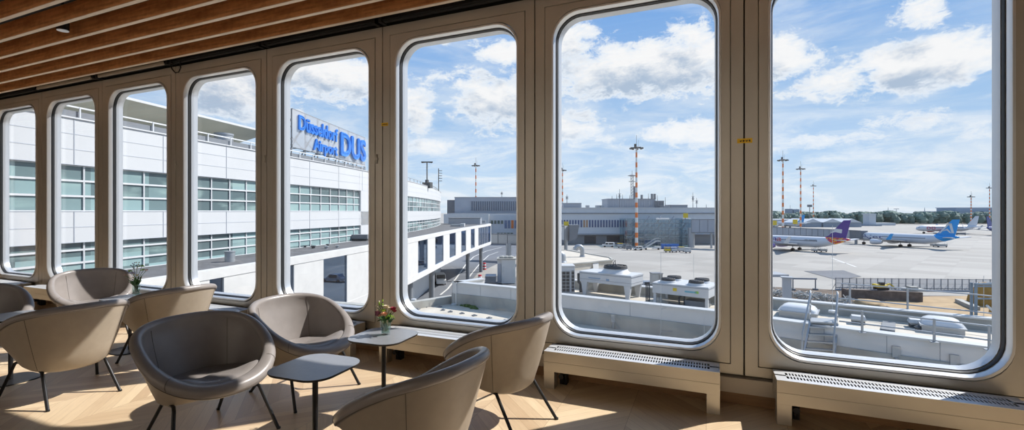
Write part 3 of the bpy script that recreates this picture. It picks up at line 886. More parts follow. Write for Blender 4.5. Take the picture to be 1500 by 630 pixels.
def offs(poly, o):
    """polyline moved sideways by o (positive: to the viewer's right)"""
    R_ = []
    for i, p in enumerate(poly):
        a = poly[max(0, i-1)]; b = poly[min(len(poly)-1, i+1)]
        d = Vector((b[0]-a[0], b[1]-a[1])); d.normalize()
        R_.append((p[0]+d.y*o, p[1]-d.x*o))
    return R_
def ribbon(mb, poly, z0, z1, th=.1):
    """upright band following a plan polyline, th thick towards the left"""
    A = poly; B = offs(poly, -th)
    loops = [[cz(a[0],a[1],z0), cz(a[0],a[1],z1), cz(b[0],b[1],z1), cz(b[0],b[1],z0)] for a, b in zip(A, B)]
    mb.loft(loops, cap0=True, cap1=True)
def sub(poly, px0, px1):
    p0, p1 = ray_poly(poly, px0), ray_poly(poly, px1)
    mid = [p for p in poly if min(p0[1],p1[1])+.01 < p[1] < max(p0[1],p1[1])-.01]
    return [p0] + mid + [p1]

# ---------------------------------------------------------------- white terminal building on the left
TA = 26.4; TB_ = math.tan(math.radians(10.08))
tl = lambda z: (z*TB_ - TA, z)
FAC = [tl(3), tl(10), tl(20), tl(30), tl(40), tl(48), (-17.15,54), (-16.6,62), (-16.25,70), (-16.0,78), (-15.95,86), (-16.1,94), (-16.5,102), (-17.2,110), (-18.2,118), (-19.7,126), (-22.0,134), (-25.5,141), (-30,146.5), (-36,150)]
term = thing('terminal_building', 'long white airport terminal with teal window bands and curved far end', 'building', tuple(cz(-22,40,GZ)))
F_ = along(FAC, 3)
zp, b1t, b1b, b2t, b2b, dk = 6.2, 3.85, 1.5, -.11, -1.77, -1.77
w = MB()
for z0, z1 in ((b1t, zp), (b2t, b1b), (GZ, b2b)): ribbon(w, F_, z0, z1, .5)
pier1 = sub(FAC, 528.5, 594); endp = [FAC[-4], FAC[-3], FAC[-2], FAC[-1]]
for P_ in (pier1, along(endp, 3), sub(FAC, 652.5, 655.5)): ribbon(w, offs(P_, .0), b2b, b1t, .5)
w.build('wall', facade_w, term, world=True)
jn = MB(); FJ = offs(F_, .012)
for z in (zp-.78, zp-1.56, b1t+.02, (b1b+b2t)/2+.0, b1b-.02, b2t+.02): ribbon(jn, FJ, z-.018, z+.018, .02)
zs = 4.0
while zs < 60:
    p = tl(zs)
    for z0, z1 in ((b1t, zp), (b2t, b1b)): 
        a = cz(p[0]+.012, p[1]); jn.bar((a.x,a.y,z0), (a.x,a.y,z1), .028)
    zs += 4.85
jn.build('panel_joints', mat('facade_joint', (.52,.56,.62,1), .6), term, world=True)
cp = MB(); ribbon(cp, offs(F_, .08), zp, zp+.07, .6); cp.build('parapet_coping', white_frame, term, world=True)
near_band = [tl(3), tl(10), tl(20), tl(30), tl(40), tl(48)] ; near_band = [p for p in sub(FAC, -380, 528)]
far_band = sub(FAC, 595, 652)
for band, step in ((near_band, 1.62), (far_band, 2.4)):
    for z0, z1 in ((b1b, b1t), (b2b, b2t)):
        g = MB(); bb = offs(along(band, 3), -.22); ribbon(g, bb, z0, z1, .1)
        g = g.build('window_band', teal_glass, term, world=True)
        mm = MB(); bm_ = offs(along(band, 3), -.14)
        hgt = z1-z0
        rows = [z0+.03, z0+hgt*.33, z0+hgt*.665, z1-.03] if z0 == b1b else [z0+.62, z0+hgt*.6+.28]
        for z in rows: ribbon(mm, bm_, z-(.05 if z not in (rows[0], rows[-1]) or z0 != b1b else .02), z+(.05 if z not in (rows[0], rows[-1]) or z0 != b1b else .02), .06)
        L = along(band, .4); acc = 0; last = L[0]
        for p in L[1:]:
            acc += math.hypot(p[0]-last[0], p[1]-last[1]); last = p
            if acc >= step:
                acc = 0; a = cz(p[0]-.17, p[1]); mm.bar((a.x,a.y,z0), (a.x,a.y,z1), .07)
        mo = mm.build('window_mullions', white_frame, None, world=False); mo.parent = g
        mo.location = -(Vector(term.location))
# roof deck, set-back canopy and railing on top
dk_ = MB(); A = F_; B = offs(F_, -14)
dk_.loft([[cz(a[0],a[1],zp-.35), cz(b[0],b[1],zp-.35), cz(b[0],b[1],zp-.6), cz(a[0],a[1],zp-.6)] for a, b in zip(offs(A,-.5), B)], cap0=True, cap1=True)
dk_.build('roof_deck', roof_white, term, world=True)
canopy_m = mat('canopy_soffit', (.52,.58,.57,1), .7, noise=.08, scale=.4)
cpoly = [tl(2), tl(20), tl(36), tl(41.5)]
E_ = offs(cpoly, -3.2); G_ = offs(cpoly, -10.5); I_ = offs(cpoly, -6.5)
cn = MB()
cn.loft([[cz(e[0],e[1],8.62), cz(e[0],e[1],8.74), cz(g[0],g[1],9.4), cz(g[0],g[1],8.9), cz(i[0],i[1],7.75)] for e, g, i in zip(E_, G_, I_)], cap0=True, cap1=True)
cn.loft([[cz(i[0],i[1],5.8), cz(i[0],i[1],7.9), cz(g[0],g[1],8.95), cz(g[0],g[1],5.8)] for g, i in zip(G_, I_)], cap0=True, cap1=True)
cn.build('roof_canopy', canopy_m, term, world=True)
ce = MB(); ribbon(ce, offs(cpoly, -3.15), 8.60, 8.76, .1); ce.build('canopy_edge', white_frame, term, world=True)
rl = MB(); RP = offs(sub(FAC, -300, 541), -.45); R2 = along(RP, 1.9)
for p in R2[::1]:
    a = cz(p[0], p[1]); rl.bar((a.x,a.y,zp-.3), (a.x,a.y,zp+.72), .06)
ribbon(rl, along(RP, 3), zp+.66, zp+.74, .07)
rl.build('railing', white_frame, term, world=True)
rs = MB(); ribbon(rs, offs(along(RP, 3), -.1), zp-.3, zp+.5, .02); rs.build('railing_screen', grey_mid, term, world=True)
eq = MB()
for i in range(16):
    p = tl(42+i*1.15+random.uniform(-.2,.2)); q = offs([tl(40), p, tl(60)], -1.4-random.random()*1.2)[1]; a = cz(q[0], q[1])
    s = random.uniform(.25,.6); eq.box(a.x-s, a.x+s, a.y-s, a.y+s, zp-.35, zp+random.uniform(.15,.55))
eq.build('roof_equipment', grey_mid, term, world=True)
fr_ = MB()
for i, p in enumerate(along(offs(sub(FAC, 594, 645), -.6), 2.0)):
    a = cz(p[0], p[1]); fr_.bar((a.x,a.y,zp-.2), (a.x,a.y,zp+.75), .05)
ribbon(fr_, along(offs(sub(FAC, 594, 645), -.6), 3), zp+.70, zp+.74, .05)
fr_.build('railing', grey_mid, term, world=True)
# big silver vent drum behind the railing
d0 = pxd(294, 34.5, 0); d0 = cz(*offs([tl(20), tl(34.5), tl(45)], -1.5)[1])
tag(MB().lathe([(.62,0),(.62,1.35),(.66,1.36),(.66,1.5),(.1,1.56)], (d0.x, d0.y, zp-.35), 24).build('roof_vent', steel, world=True, smooth=True), 'silver drum-shaped vent behind the roof railing of the white terminal', 'vent')

# ---------------------------------------------------------------- rooftop sign
S0 = pxd(428.8, 41.0); S1 = pxd(535, 57.4); ux = (S1-S0).normalized(); SL = (S1-S0).length; SH = 3.42; SZ = 7.22
uz = Vector((0,0,1)); sn = Vector((ux.y, -ux.x, 0))           # faces the viewer
sg = thing('rooftop_sign', 'blue airport name sign on a grey mesh frame on the white roof', 'sign', (S0.x, S0.y, SZ))
P = lambda u, v, o=0: S0 + ux*u + Vector((0,0,SZ+v)) + sn*o
def spx(px):
    k = (px-CX)/F; a = S0 - Vector((0,-DIST,0)); 
    f = lambda p: p.dot(rgt) - k*p.dot(fwd)
    return -f(a)/ f(ux)
pm = MB(); pm.loft([[P(0,0,-.03),P(SL,0,-.03),P(SL,SH,-.03),P(0,SH,-.03)],[P(0,0,.0),P(SL,0,.0),P(SL,SH,.0),P(0,SH,.0)]], cap0=True, cap1=True)
pm.build('mesh_panel', mesh_panel, sg, world=True)
fm = MB()
for i in range(8):
    u = SL*i/7; fm.bar(P(u,-1.2,-.12), P(u,SH,-.12), .09); 
    if i < 7: fm.bar(P(u,.4,-.1), P(u+SL/7,SH*.72,-.1), .06); fm.bar(P(u+SL/7,-.2,-.1), P(u,.9,-.1), .05)
    fm.bar(P(u,SH*.75,-.12), P(u,-1.2,-2.4), .08); fm.bar(P(u,.2,-.12), P(u,.2,-1.9), .06)
for v in (0,SH): fm.bar(P(0,v,-.06), P(SL,v,-.06), .07)
fm.bar(P(0,SH*.55,-.12), P(-1.6,SH*.55-1.5,-2.0), .09); fm.bar(P(0,SH*.2,-.12), P(-1.5,SH*.55,-1.2), .08)
fm.build('support_frame', grey_mid, sg, world=True)
def word(name, txt, p0, p1, v0, v1, bold):
    u0, u1 = spx(p0), spx(p1)
    if len(txt) > 3:
        return text_on(name, txt, P(0,0,.06), ux, uz, u0, u1, v0*SH, v1*SH, blue_sign, sg, .14, bold)
    return text_on(name, txt, P(0,0,.06), ux, uz, u0, u1, v0*SH, v1*SH, blue_sign, sg, .2, bold)
word('lettering', 'Düsseldorf', 435.8, 492.5, .50, .88, .045)
word('lettering', 'Airport', 457.5, 492, -.03, .38, .045)
word('lettering', 'DUS', 497.5, 533, .13, .84, .11)

# ---------------------------------------------------------------- gravel roof and glazed walkway
WK = [(-19.3,8), (-17.2,20), (-15.2,31), (-13.3,43), (-12.0,50.7), (-11.3,60), (-10.5,71.7), (-8.9,90), (-7.2,104), (-5.9,113)]
WE = [(-5.4,116.5), (-5.4,119.5), (-6.6,122)]
wk = thing('glazed_walkway', 'raised white walkway with alternating white panels and dark glass on round columns', 'walkway', tuple(cz(-12,60,GZ)))
W_ = WK + WE
zt_, zb_, zs_ = -1.77, -6.9, -6.2
gr = MB()
rp = [cz(p[0]-.2,p[1]) for p in along(WK+WE, 4)]; fa = [cz(p[0],p[1]) for p in along([q for q in FAC if q[1] > 7 and q[1] < 127], 4)]
poly = [(p.x,p.y) for p in rp] + [(p.x,p.y) for p in reversed(fa)]
gr.prism(poly, zt_-.45, zt_-.02)
gr.build('gravel_roof', gravel, wk, world=True)
ed = MB(); ribbon(ed, along(W_, 4), zt_-.42, zt_+.06, .7); ed.build('roof_edge', white_r, wk, world=True)
bs = MB(); ribbon(bs, along(W_, 4), zb_, zs_, 4.2); bs.build('base_strip', white_r, wk, world=True)
whites = [(290,308),(329,376),(431.5,474.6),(509,541.5),(558,577),(597.6,613),(627,638),(650,659),(668,676),(683,690),(695.7,701)]
prev = None
for a, b in whites:
    s_ = offs(sub(W_, a, b), -.04); m_ = MB(); ribbon(m_, s_, zs_, zt_-.42, .14); m_.build('white_panel', white_r, wk, world=True)
    if prev is not None:
        s_ = offs(sub(W_, prev, a), -.14); m_ = MB(); ribbon(m_, s_, zs_, zt_-.42, .03); m_.build('glass_pane', walk_glass, wk, world=True)
    prev = b
s_ = [ray_poly(W_, 701)] + [p for p in W_ if p[1] > ray_poly(W_, 701)[1]]
m_ = MB(); ribbon(m_, offs(along(s_, 2), -.1), zs_, zt_-.42, .03); m_.build('glass_pane', walk_glass, wk, world=True)
m_ = MB()
for p in along(s_, 2.2): a = cz(p[0]-.05,p[1]); m_.bar((a.x,a.y,zs_), (a.x,a.y,zt_-.42), .1)
m_.build('glazing_bars', white_frame, wk, world=True)
for p, q in zip(offs(W_, -3.6)[:-1], offs(W_, -3.6)[1:]):
    pass
bk = MB(); ribbon(bk, along(offs(W_, -4.0), 4), zs_, zt_-.42, .03); bk.build('rear_glazing', glass, wk, world=True)
for px in (600, 632.5, 685.3, 704.5):
    q = ray_poly(offs(W_, -1.6), px); a = cz(q[0], q[1])
    MB().cyl((a.x,a.y,GZ), (a.x,a.y,zb_), .42, n=18).build('column', grey_mid, wk, smooth=True, world=True)

def put_box(name, m, px0, px1, py0, py1, z, depth, lab, cat, group=None, base=None, parts=None):
    """upright box whose front face covers the given pixels at depth z"""
    a = pxd(px0, z); b = pxd(px1, z); h0 = hy(py1, z) if base is None else base; h1 = hy(py0, z)
    d = fwd*depth
    mb = MB(); mb.prism([(a.x,a.y),(b.x,b.y),(b.x+d.x,b.y+d.y),(a.x+d.x,a.y+d.y)], h0, h1)
    return mb
# fittings on the gravel roof
zr = lambda py: (EYE-zt_)*F/(py-CY)
z = zr(383); a = pxd(336.7, z, zt_-.02)
tag(MB().lathe([(.30,0),(.30,.62),(.33,.63),(.33,.69),(.05,.72)], tuple(a), 20).build('roof_vent', steel, world=True, smooth=True), 'short silver vent cylinder standing on the grey gravel roof', 'vent')
z = zr(353)
r = thing('air_handling_unit', 'long dark low air unit on the gravel roof left of the frame', 'air unit', tuple(pxd(525, z, zt_)))
put_box('x', None, 511.5, 538, 344, 350, z, 1.2, '', '').build('casing', grey_mid, r, world=True)
put_box('x', None, 513, 537, 349.8, 353, z+.2, .8, '', '').build('base_frame', grey_dark, r, world=True)
for i, (px, py, s) in enumerate(((461,356,.13),(480,360,.22),(478,364,.3),(459,363.5,.3),(494,362.5,.25),(447,362,.2))):
    z = zr(py); a = pxd(px, z, zt_-.02)
    mb = MB()
    mb.lathe([(s*.5,0),(s*.5,s*.5),(s*.8,s*.55),(s*.8,s*.75),(s*.2,s*.9)], tuple(a), 12)
    tag(mb.build('roof_ventilator', grey_dark if i % 2 else steel, world=True, smooth=True), '%s of the little ventilators on the gravel roof below the sign' % ('leftmost','largest','darkest','dark flat','rightmost','pale leftward')[i] if i not in (3,5) else 'small ventilator cap on gravel roof below the terminal window band', 'ventilator', 'ventilators on the gravel roof')
z = zr(332)
r = thing('air_handling_unit', 'pale double air unit far along the gravel roof of the walkway', 'air unit', tuple(pxd(670, z, zt_)))
put_box('x', None, 660, 674, 329, 332.4, z, 2, '', '').build('casing', steel, r, world=True)
put_box('x', None, 674.3, 680, 327.5, 332.4, z, 2, '', '').build('fan_section', white_metal, r, world=True)
z = zr(326.4)
tag(put_box('x', None, 703, 711, 323, 326.4, z, 2, '', '').build('roof_hatch', steel, world=True), 'small dark hatch box at the far end of the gravel roof', 'hatch')
r = thing('plant_house', 'low blue-grey plant room at the far end of the gravel roof', 'plant room', tuple(pxd(680, 116, zt_)))
put_box('x', None, 657, 703.5, 319.5, 328, 116, 6, '', '', base=zt_-.015).build('wall', grey_clad, r, world=True)
put_box('x', None, 656.5, 704, 318.9, 319.6, 115.8, 6.4, '', '').build('roof', grey_mid, r, world=True)

# aerials on the curved roof end
a = pxd(625.5, 88, zp-.3); mb = MB()
mb.bar(a, a+Vector((0,0,1.6)), .5); mb.bar(a+Vector((0,0,1.5)), a + uz*5.0, .16)
for s_ in (-1, 1): mb.bar(a+uz*5.0, a+uz*4.9+rgt*s_*1.0, .2)
mb.bar(a+uz*5.0-rgt*1.1, a+uz*5.0+rgt*1.1, .2); mb.box(a.x-.8, a.x+1.0, a.y-.4, a.y+.4, a.z, a.z+1.1)
tag(mb.build('radar_antenna', grey_dark, world=True), 'T-shaped antenna on the curved end of the white terminal roof', 'antenna')
a = pxd(642.5, 100, zp-.3); mb = MB(); mb.bar(a, a+uz*4.9, .14)
for i in range(5): mb.bar(a+uz*(2.2+.55*i), a+uz*(2.2+.55*i)+rgt*.75, .12)
tag(mb.build('aerial_mast', grey_dark, world=True), 'short comb-like aerial mast right of the T-shaped antenna', 'antenna')

# ---------------------------------------------------------------- asphalt road below the walkway
rd = MB()
q = [(560,446),(660,446),(700,400),(742,380),(775,368),(775,352),(700,350),(640,352),(560,372)]
pts = [at_z(x, y, GZ+.03) for x, y in q]
rd.add(pts, [tuple(range(len(pts)))])
struct(rd.build('road_asphalt', apron_edge))
def stripe(pxs, wd, lab):
    mb = MB(); P_ = [at_z(x, y, GZ+.06) for x, y in pxs]; A = []; B = []
    for i, p in enumerate(P_):
        d = (P_[min(i+1,len(P_)-1)]-P_[max(i-1,0)]).normalized(); s_ = Vector((-d.y,d.x,0))*wd/2; A.append(p+s_); B.append(p-s_)
    k = len(A); mb.add(A+B, [(i,i+1,k+i+1,k+i) for i in range(k-1)])
    tag(mb.build('road_marking', paint_w), lab, 'road marking')
stripe([(645,432),(656,423),(668,408),(682,388),(694,376),(712,368),(735,362)], .35, 'long curved white line on the grey road under the walkway')
stripe([(672,428),(690,402),(704,385),(716,374),(730,369)], .3, 'second white road line curving past the walkway columns')
stripe([(636,424),(624,416),(640,406)], .4, 'white chevron painted on the dark road near the first column')

# ---------------------------------------------------------------- vehicles
def vehicle(loc, heading, lab, cat, body_m, L=4.4, W=1.8, Hh=1.5, van=False, name='car', group=None):
    r = thing(name, lab, cat, loc, heading, group)
    b = MB(); hw = W/2
    if van: prof = [(-L/2,.35),(-L/2,Hh*.96),(-L/2+.1,Hh),(L*.24,Hh),(L*.36,Hh*.62),(L/2-.05,Hh*.5),(L/2,.35)]
    else: prof = [(-L/2,.32),(-L/2,.85),(-L*.40,.92),(-L*.27,Hh*.98),(L*.06,Hh),(L*.22,.95),(L*.46,.82),(L/2,.6),(L/2,.32)]
    b.loft([[(x,-hw,z) for x,z in prof],[(x,hw,z) for x,z in prof]], cap0=True, cap1=True)
    b.build('body', body_m, r, bevel=.05)
    w_ = MB()
    for s in (-1,1):
        y0, y1 = sorted((s*(hw-.02), s*(hw+.012)))
        if van: w_.box(L*.05, L*.25, y0, y1, Hh*.6, Hh*.92); w_.box(-L*.36, -L*.02, y0, y1, Hh*.6, Hh*.9)
        else: w_.box(-L*.25, -L*.06, y0, y1, .93, Hh*.93); w_.box(-L*.04, L*.10, y0, y1, .93, Hh*.93)
    if van: w_.add([(L*.25,-hw*.9,Hh*.97),(L*.25,hw*.9,Hh*.97),(L*.37,hw*.9,Hh*.64),(L*.37,-hw*.9,Hh*.64)], [(0,1,2,3)])
    else: w_.add([(L*.08,-hw*.88,Hh*.99),(L*.08,hw*.88,Hh*.99),(L*.225,hw*.9,.97),(L*.225,-hw*.9,.97)], [(0,1,2,3)])
    w_.build('windows', car_glass, r)
    for x in (-L*.31, L*.31):
        for s in (-1,1): MB().tube([(x,s*(hw-.2),.33),(x,s*(hw+.01),.33)], .33, 14).build('wheel', tyre, r, smooth=True)
    return r
silver = mat('car_silver', (.42,.46,.52,1), .25, .5)
def hd(dx, dz):          # heading from image-right / away components
    v = rgt*dx + fwd*dz; return math.atan2(v.y, v.x)
vehicle(tuple(cz(26.2, 87, GZ)), hd(1,-.1), 'silver-blue car whose reflection shows in the walkway glass above an armchair', 'car', silver, 5.2, 1.9, 1.7)
z = gz(416); vehicle(tuple(pxd(645, z, GZ)), hd(.25,-1), 'small white van on the road behind the first walkway column', 'van', white_paint, 4.6, 1.9, 2.1, True, 'van')
z = gz(362); vehicle(tuple(pxd(891, z, GZ)), hd(-1,.05), 'white minibus parked in front of the grey pier building', 'van', white_paint, 5.0, 1.9, 1.95, True, 'van')
z = gz(360.5); vehicle(tuple(pxd(902, z, GZ)), hd(-1,.1), 'grey car close behind the white minibus at the pier', 'car', silver, 4.2, 1.8, 1.7)
z = gz(365); vehicle(tuple(pxd(846.5, z, GZ)), hd(-1,.2), 'dark small car half hidden behind the grey pipe elbow', 'car', grey_mid, 3.6, 1.7, 1.5)
z = gz(366.5); vehicle(tuple(pxd(934.5, z, GZ)), hd(-1,0), 'white and yellow tractor below the tall striped mast', 'tractor', white_paint, 3.4, 1.7, 1.5, True, 'baggage_tractor')
for i, (px, py) in enumerate(((1000,349.5),(1022,350.5),(1031,350))):
    z = gz(py+2); vehicle(tuple(pxd(px+ (16 if i == 0 else 0), z, GZ)), hd(-1,.2), ('white','light grey','blue')[i] + ' parked car in the row under the right end of the pier', 'car', (white_paint, silver, blue_p)[i], 4.2, 1.8, 1.5)
# mobile stairs
z = gz(366); L0 = pxd(944, z, GZ)
r = thing('passenger_stairs', 'mobile passenger stairs sloping up to the right by the glass tower', 'stairs', tuple(L0))
m = MB(); top = L0 + rgt*4.6 + uz*3.3
for s_ in (0, 1.4): m.bar(L0+fwd*s_+uz*.5, top+fwd*s_, .3); m.bar(L0+fwd*s_+uz*1.5, top+fwd*s_+uz*1.1, .12); m.bar(top+fwd*s_, top+fwd*s_+rgt*1.6, .3); m.bar(top+fwd*s_+uz*1.1, top+fwd*s_+rgt*1.6+uz*1.1, .1)
m.build('handrails', white_metal, r, world=True)
m = MB()
for i in range(12):
    c = L0 + (top-L0)*(i+.5)/12 + uz*.25; m.loft([[c-rgt*.2+uz*.02, c+rgt*.2+uz*.02, c+rgt*.2-uz*.05, c-rgt*.2-uz*.05], [c-rgt*.2+uz*.02+fwd*1.4, c+rgt*.2+uz*.02+fwd*1.4, c+rgt*.2-uz*.05+fwd*1.4, c-rgt*.2-uz*.05+fwd*1.4]], cap0=True, cap1=True)
m.build('steps', steel, r, world=True)
m = MB(); c = L0+rgt*3.2; m.loft([[c+uz*.4, c+rgt*3.2+uz*.4, c+rgt*3.2+uz*1.3, c+rgt*1+uz*1.3], [c+uz*.4+fwd*1.4, c+rgt*3.2+uz*.4+fwd*1.4, c+rgt*3.2+uz*1.3+fwd*1.4, c+rgt*1+uz*1.3+fwd*1.4]], cap0=True, cap1=True)
m.build('chassis', white_paint, r, world=True)
for u in (.6, 5.4):
    c = L0 + rgt*u; MB().tube([c+uz*.35-fwd*.1, c+uz*.35+fwd*.15], .35, 12).build('wheel', tyre, r, smooth=True, world=True)
# blue containers and baggage carts
def cart(px, py, lab, body, Wd=2.4, cover=None, Hh=1.1, name='baggage_cart', cat='cart', group='baggage carts on the apron'):
    z = gz(py); o = pxd(px, z, GZ); r = thing(name, lab, cat, tuple(o), 0, group)
    B_ = lambda u0,u1,d0,d1,z0,z1: [[o+rgt*u0+fwd*d0+uz*z0, o+rgt*u1+fwd*d0+uz*z0, o+rgt*u1+fwd*d0+uz*z1, o+rgt*u0+fwd*d0+uz*z1],[o+rgt*u0+fwd*d1+uz*z0, o+rgt*u1+fwd*d1+uz*z0, o+rgt*u1+fwd*d1+uz*z1, o+rgt*u0+fwd*d1+uz*z1]]
    MB().loft(B_(-Wd/2,Wd/2,0,1.4,.4,.6), cap0=True, cap1=True).build('deck', grey_mid, r, world=True)
    MB().loft(B_(-Wd/2+.1,Wd/2-.1,.1,1.3,.6,.6+Hh*.7), cap0=True, cap1=True).build('load', body, r, world=True)
    m_ = MB()
    for u in (-Wd/2+.06, Wd/2-.06):
        for d in (.06, 1.34): c = o+rgt*u+fwd*d; m_.bar(c+uz*.5, c+uz*(.75+Hh), .07)
    m_.build('posts', steel, r, world=True)
    MB().loft(B_(-Wd/2,Wd/2,0,1.4,.72+Hh,.8+Hh), cap0=True, cap1=True).build('roof', cover or body, r, world=True)
    for u in (-Wd/2+.4, Wd/2-.4):
        c = o+rgt*u; MB().tube([c+uz*.22, c+uz*.22+fwd*.2], .22, 10).build('wheel', tyre, r, smooth=True, world=True)
for i, (px, py, lab, b, c) in enumerate(((909,363.5,'yellow-topped baggage cart left of the striped mast','w',yellow_p),(917,364.5,'grey baggage cart between yellow cart and the mast','g',steel),
    (978.5,370,'yellow baggage cart left of the pale carts below the glass tower','y',yellow_p),(988,370,'pale baggage cart in the middle of the row below the glass tower','w',white_paint),
    (998.5,369.5,'baggage cart with bright yellow canopy below the glass tower','w',yellow_p),(1008,371,'white baggage cart at right end of the row below the tower','w',white_paint),(921.5,366.5,'grey low cart just left of the mast tractor','g',steel))):
    cart(px, py, lab, {'w':white_metal,'g':grey_mid,'y':yellow_p}[b], 2.2, c)
for i, px in enumerate((972.5, 979, 985.5, 991.5)):
    z = gz(365); o = pxd(px, z, GZ)
    r = thing('cargo_container', ('leftmost','second','third','rightmost')[i] + ' of the blue cargo containers in front of the glass tower', 'container', tuple(o), 0, 'blue cargo containers')
    m_ = MB(); m_.loft([[o-rgt*.8+uz*.3, o+rgt*.55+uz*.3, o+rgt*.78+uz*.8, o+rgt*.78+uz*1.95, o-rgt*.8+uz*1.95],[p+fwd*1.5 for p in (o-rgt*.8+uz*.3, o+rgt*.55+uz*.3, o+rgt*.78+uz*.8, o+rgt*.78+uz*1.95, o-rgt*.8+uz*1.95)]], cap0=True, cap1=True)
    m_.build('shell', blue_p, r, world=True)
    m_ = MB(); m_.loft([[o-rgt*.8, o+rgt*.8, o+rgt*.8+uz*.28, o-rgt*.8+uz*.28],[o-rgt*.8+fwd*1.5, o+rgt*.8+fwd*1.5, o+rgt*.8+uz*.28+fwd*1.5, o-rgt*.8+uz*.28+fwd*1.5]], cap0=True, cap1=True)
    m_.build('dolly', grey_dark, r, world=True)
# striped barriers on the road
for i, (px, py, h_) in enumerate(((709.5,395,1.75),(703,413,1.5))):
    z = gz(py); o = pxd(px, z, GZ)
    r = thing('striped_barrier', ('red and white striped barrier drum between the walkway columns','low red and white striped barrier board near the parapet corner')[i], 'barrier', tuple(o))
    for q in range(5):
        MB().cyl(o+uz*h_*q/5, o+uz*h_*(q+1)/5, .5*(1-.06*q), .5*(1-.06*(q+1)), 16).build('stripe', red_p if q % 2 == 0 else white_paint, r, smooth=True, world=True)

# ---------------------------------------------------------------- floodlight masts
def mast(px, top, z, lab, base=None, thin=False):
    o = pxd(px, z, GZ); ht = hy(top, z); r = thing('floodlight_mast', lab, 'mast', tuple(o), 0, 'striped floodlight masts')
    n = 20; r0, r1 = (.62, .34)
    h_ = ht - GZ
    for m_, par, nm in ((orange_p,0,'orange_bands'), (white_paint,1,'white_bands')):
        b = MB()
        for i in range(n):
            if i % 2 == par: b.cyl(o+uz*h_*i/n, o+uz*h_*(i+1)/n, r0+(r1-r0)*i/n, r0+(r1-r0)*(i+1)/n, 10)
        b.build(nm, m_, r, smooth=True, world=True)
    t = o + uz*h_; b = MB()
    b.lathe([(.3,-.6),(1.5,-.3),(1.6,0),(.4,.35)], tuple(t), 12); b.bar(t, t+uz*5.0, .12); b.bar(t+rgt*.8, t+rgt*.8+uz*3.0, .08)
    b.build('platform', grey_mid, r, world=True)
    l = MB()
    for i in range(8):
        a = 2*PI*i/8; c = t + Vector((math.cos(a)*2.3, math.sin(a)*2.3, -.35)); l.bar(t-uz*.1, c, .12); l.box(c.x-.45, c.x+.45, c.y-.45, c.y+.45, c.z-.3, c.z+.25)
    l.bar(t+uz*.2-rgt*.5, t+uz*1.4-rgt*.5, .8)
    l.build('floodlights', grey_dark, r, world=True)
mast(932.3, 216, 188, 'tallest striped floodlight mast, in front of the grey pier building')
mast(824, 249, 318, 'striped mast at the left edge of the second window from the right')
mast(697, 242, 305, 'red and white mast behind the curved end of the white terminal')
mast(1146.8, 234, 253, 'leftmost striped mast behind the purple-tailed airliner')
mast(1172.8, 247, 313, 'second striped mast behind the purple-tailed airliner')
mast(1191.5, 272, 508, 'third and smallest striped mast behind the purple-tailed airliner')
mast(1422.5, 288, 430, 'slim far mast left of the tall one at the right of the horizon')
mast(1449.6, 275, 490, 'rightmost striped mast, beside the far blue and white plane')
o = pxd(1186, 500, GZ); mb = MB(); mb.cyl(o, pxd(1186,500,hy(302,500)), .5, .35, 8); t = pxd(1186,500,hy(302,500)); mb.box(t.x-2, t.x+2, t.y-2, t.y+2, t.z-1, t.z+1.6)
tag(mb.build('light_pole', grey_mid, world=True), 'plain grey light pole between the second and third striped masts', 'pole')

# ---------------------------------------------------------------- grey hall and white block behind the walkway
r = thing('grey_hall', 'long flat grey hall behind the walkway, left of the window frame', 'building', tuple(pxd(720, 250, GZ)))
put_box('x', None, 666, 768, 289.5, 313, 250, 40, '', '').build('wall', grey_clad, r, world=True)
put_box('x', None, 655, 672, 293, 313, 262, 30, '', '').build('side_wing', grey_mid, r, world=True)
put_box('x', None, 665.5, 768, 288.6, 289.8, 249.6, 41, '', '').build('roof_edge', joint_g, r, world=True)
g = put_box('x', None, 690, 768, 295, 308.5, 249.7, .6, '', '').build('glazing', blue_glass if False else mat('hall_glazing', (.14,.185,.25,1), .3), r, world=True)
m_ = MB()
for i in range(24): a = pxd(690+3.2*i, 249.4); m_.bar((a.x,a.y,hy(308.5,250)), (a.x,a.y,hy(295,250)), .3)
m_.build('fins', grey_clad, r, world=True)
put_box('x', None, 655, 768, 312.6, 314.6, 236, 14, '', '').build('terrace_edge', joint_g, r, world=True)
r = thing('white_block', 'white office block with small windows behind the walkway end', 'building', tuple(pxd(720, 225, GZ)))
put_box('x', None, 655, 768, 314.2, 320, 225, 9, '', '', base=GZ).build('wall', pier_clad, r, world=True)  # shaded part of the white block, its shade given as greyer cladding
put_box('x', None, 650, 716, 313.6, 330, 222, 3, '', '', base=GZ).build('bright_wing', white_r, r, world=True)
for i in range(4): put_box('x', None, 719+4.9*i, 722.3+4.9*i, 323, 328, 224.8, .4, '', '').build('window', mat('green_pane', (.10,.15,.14,1), .15) if i == 0 else MATS['green_pane'], r, world=True)
for i in range(6): put_box('x', None, 739+4.9*i, 742.6+4.9*i, 322.7, 334.6, 224.8, .4, '', '').build('window', MATS.get('blue_pane') or mat('blue_pane', (.11,.19,.34,1), .15) if i != 2 else orange_p, r, world=True)
for i in range(5): put_box('x', None, 728+4.9*i, 732+4.9*i, 341, 344.6, 224.8, .4, '', '').build('window', MATS['green_pane'], r, world=True)

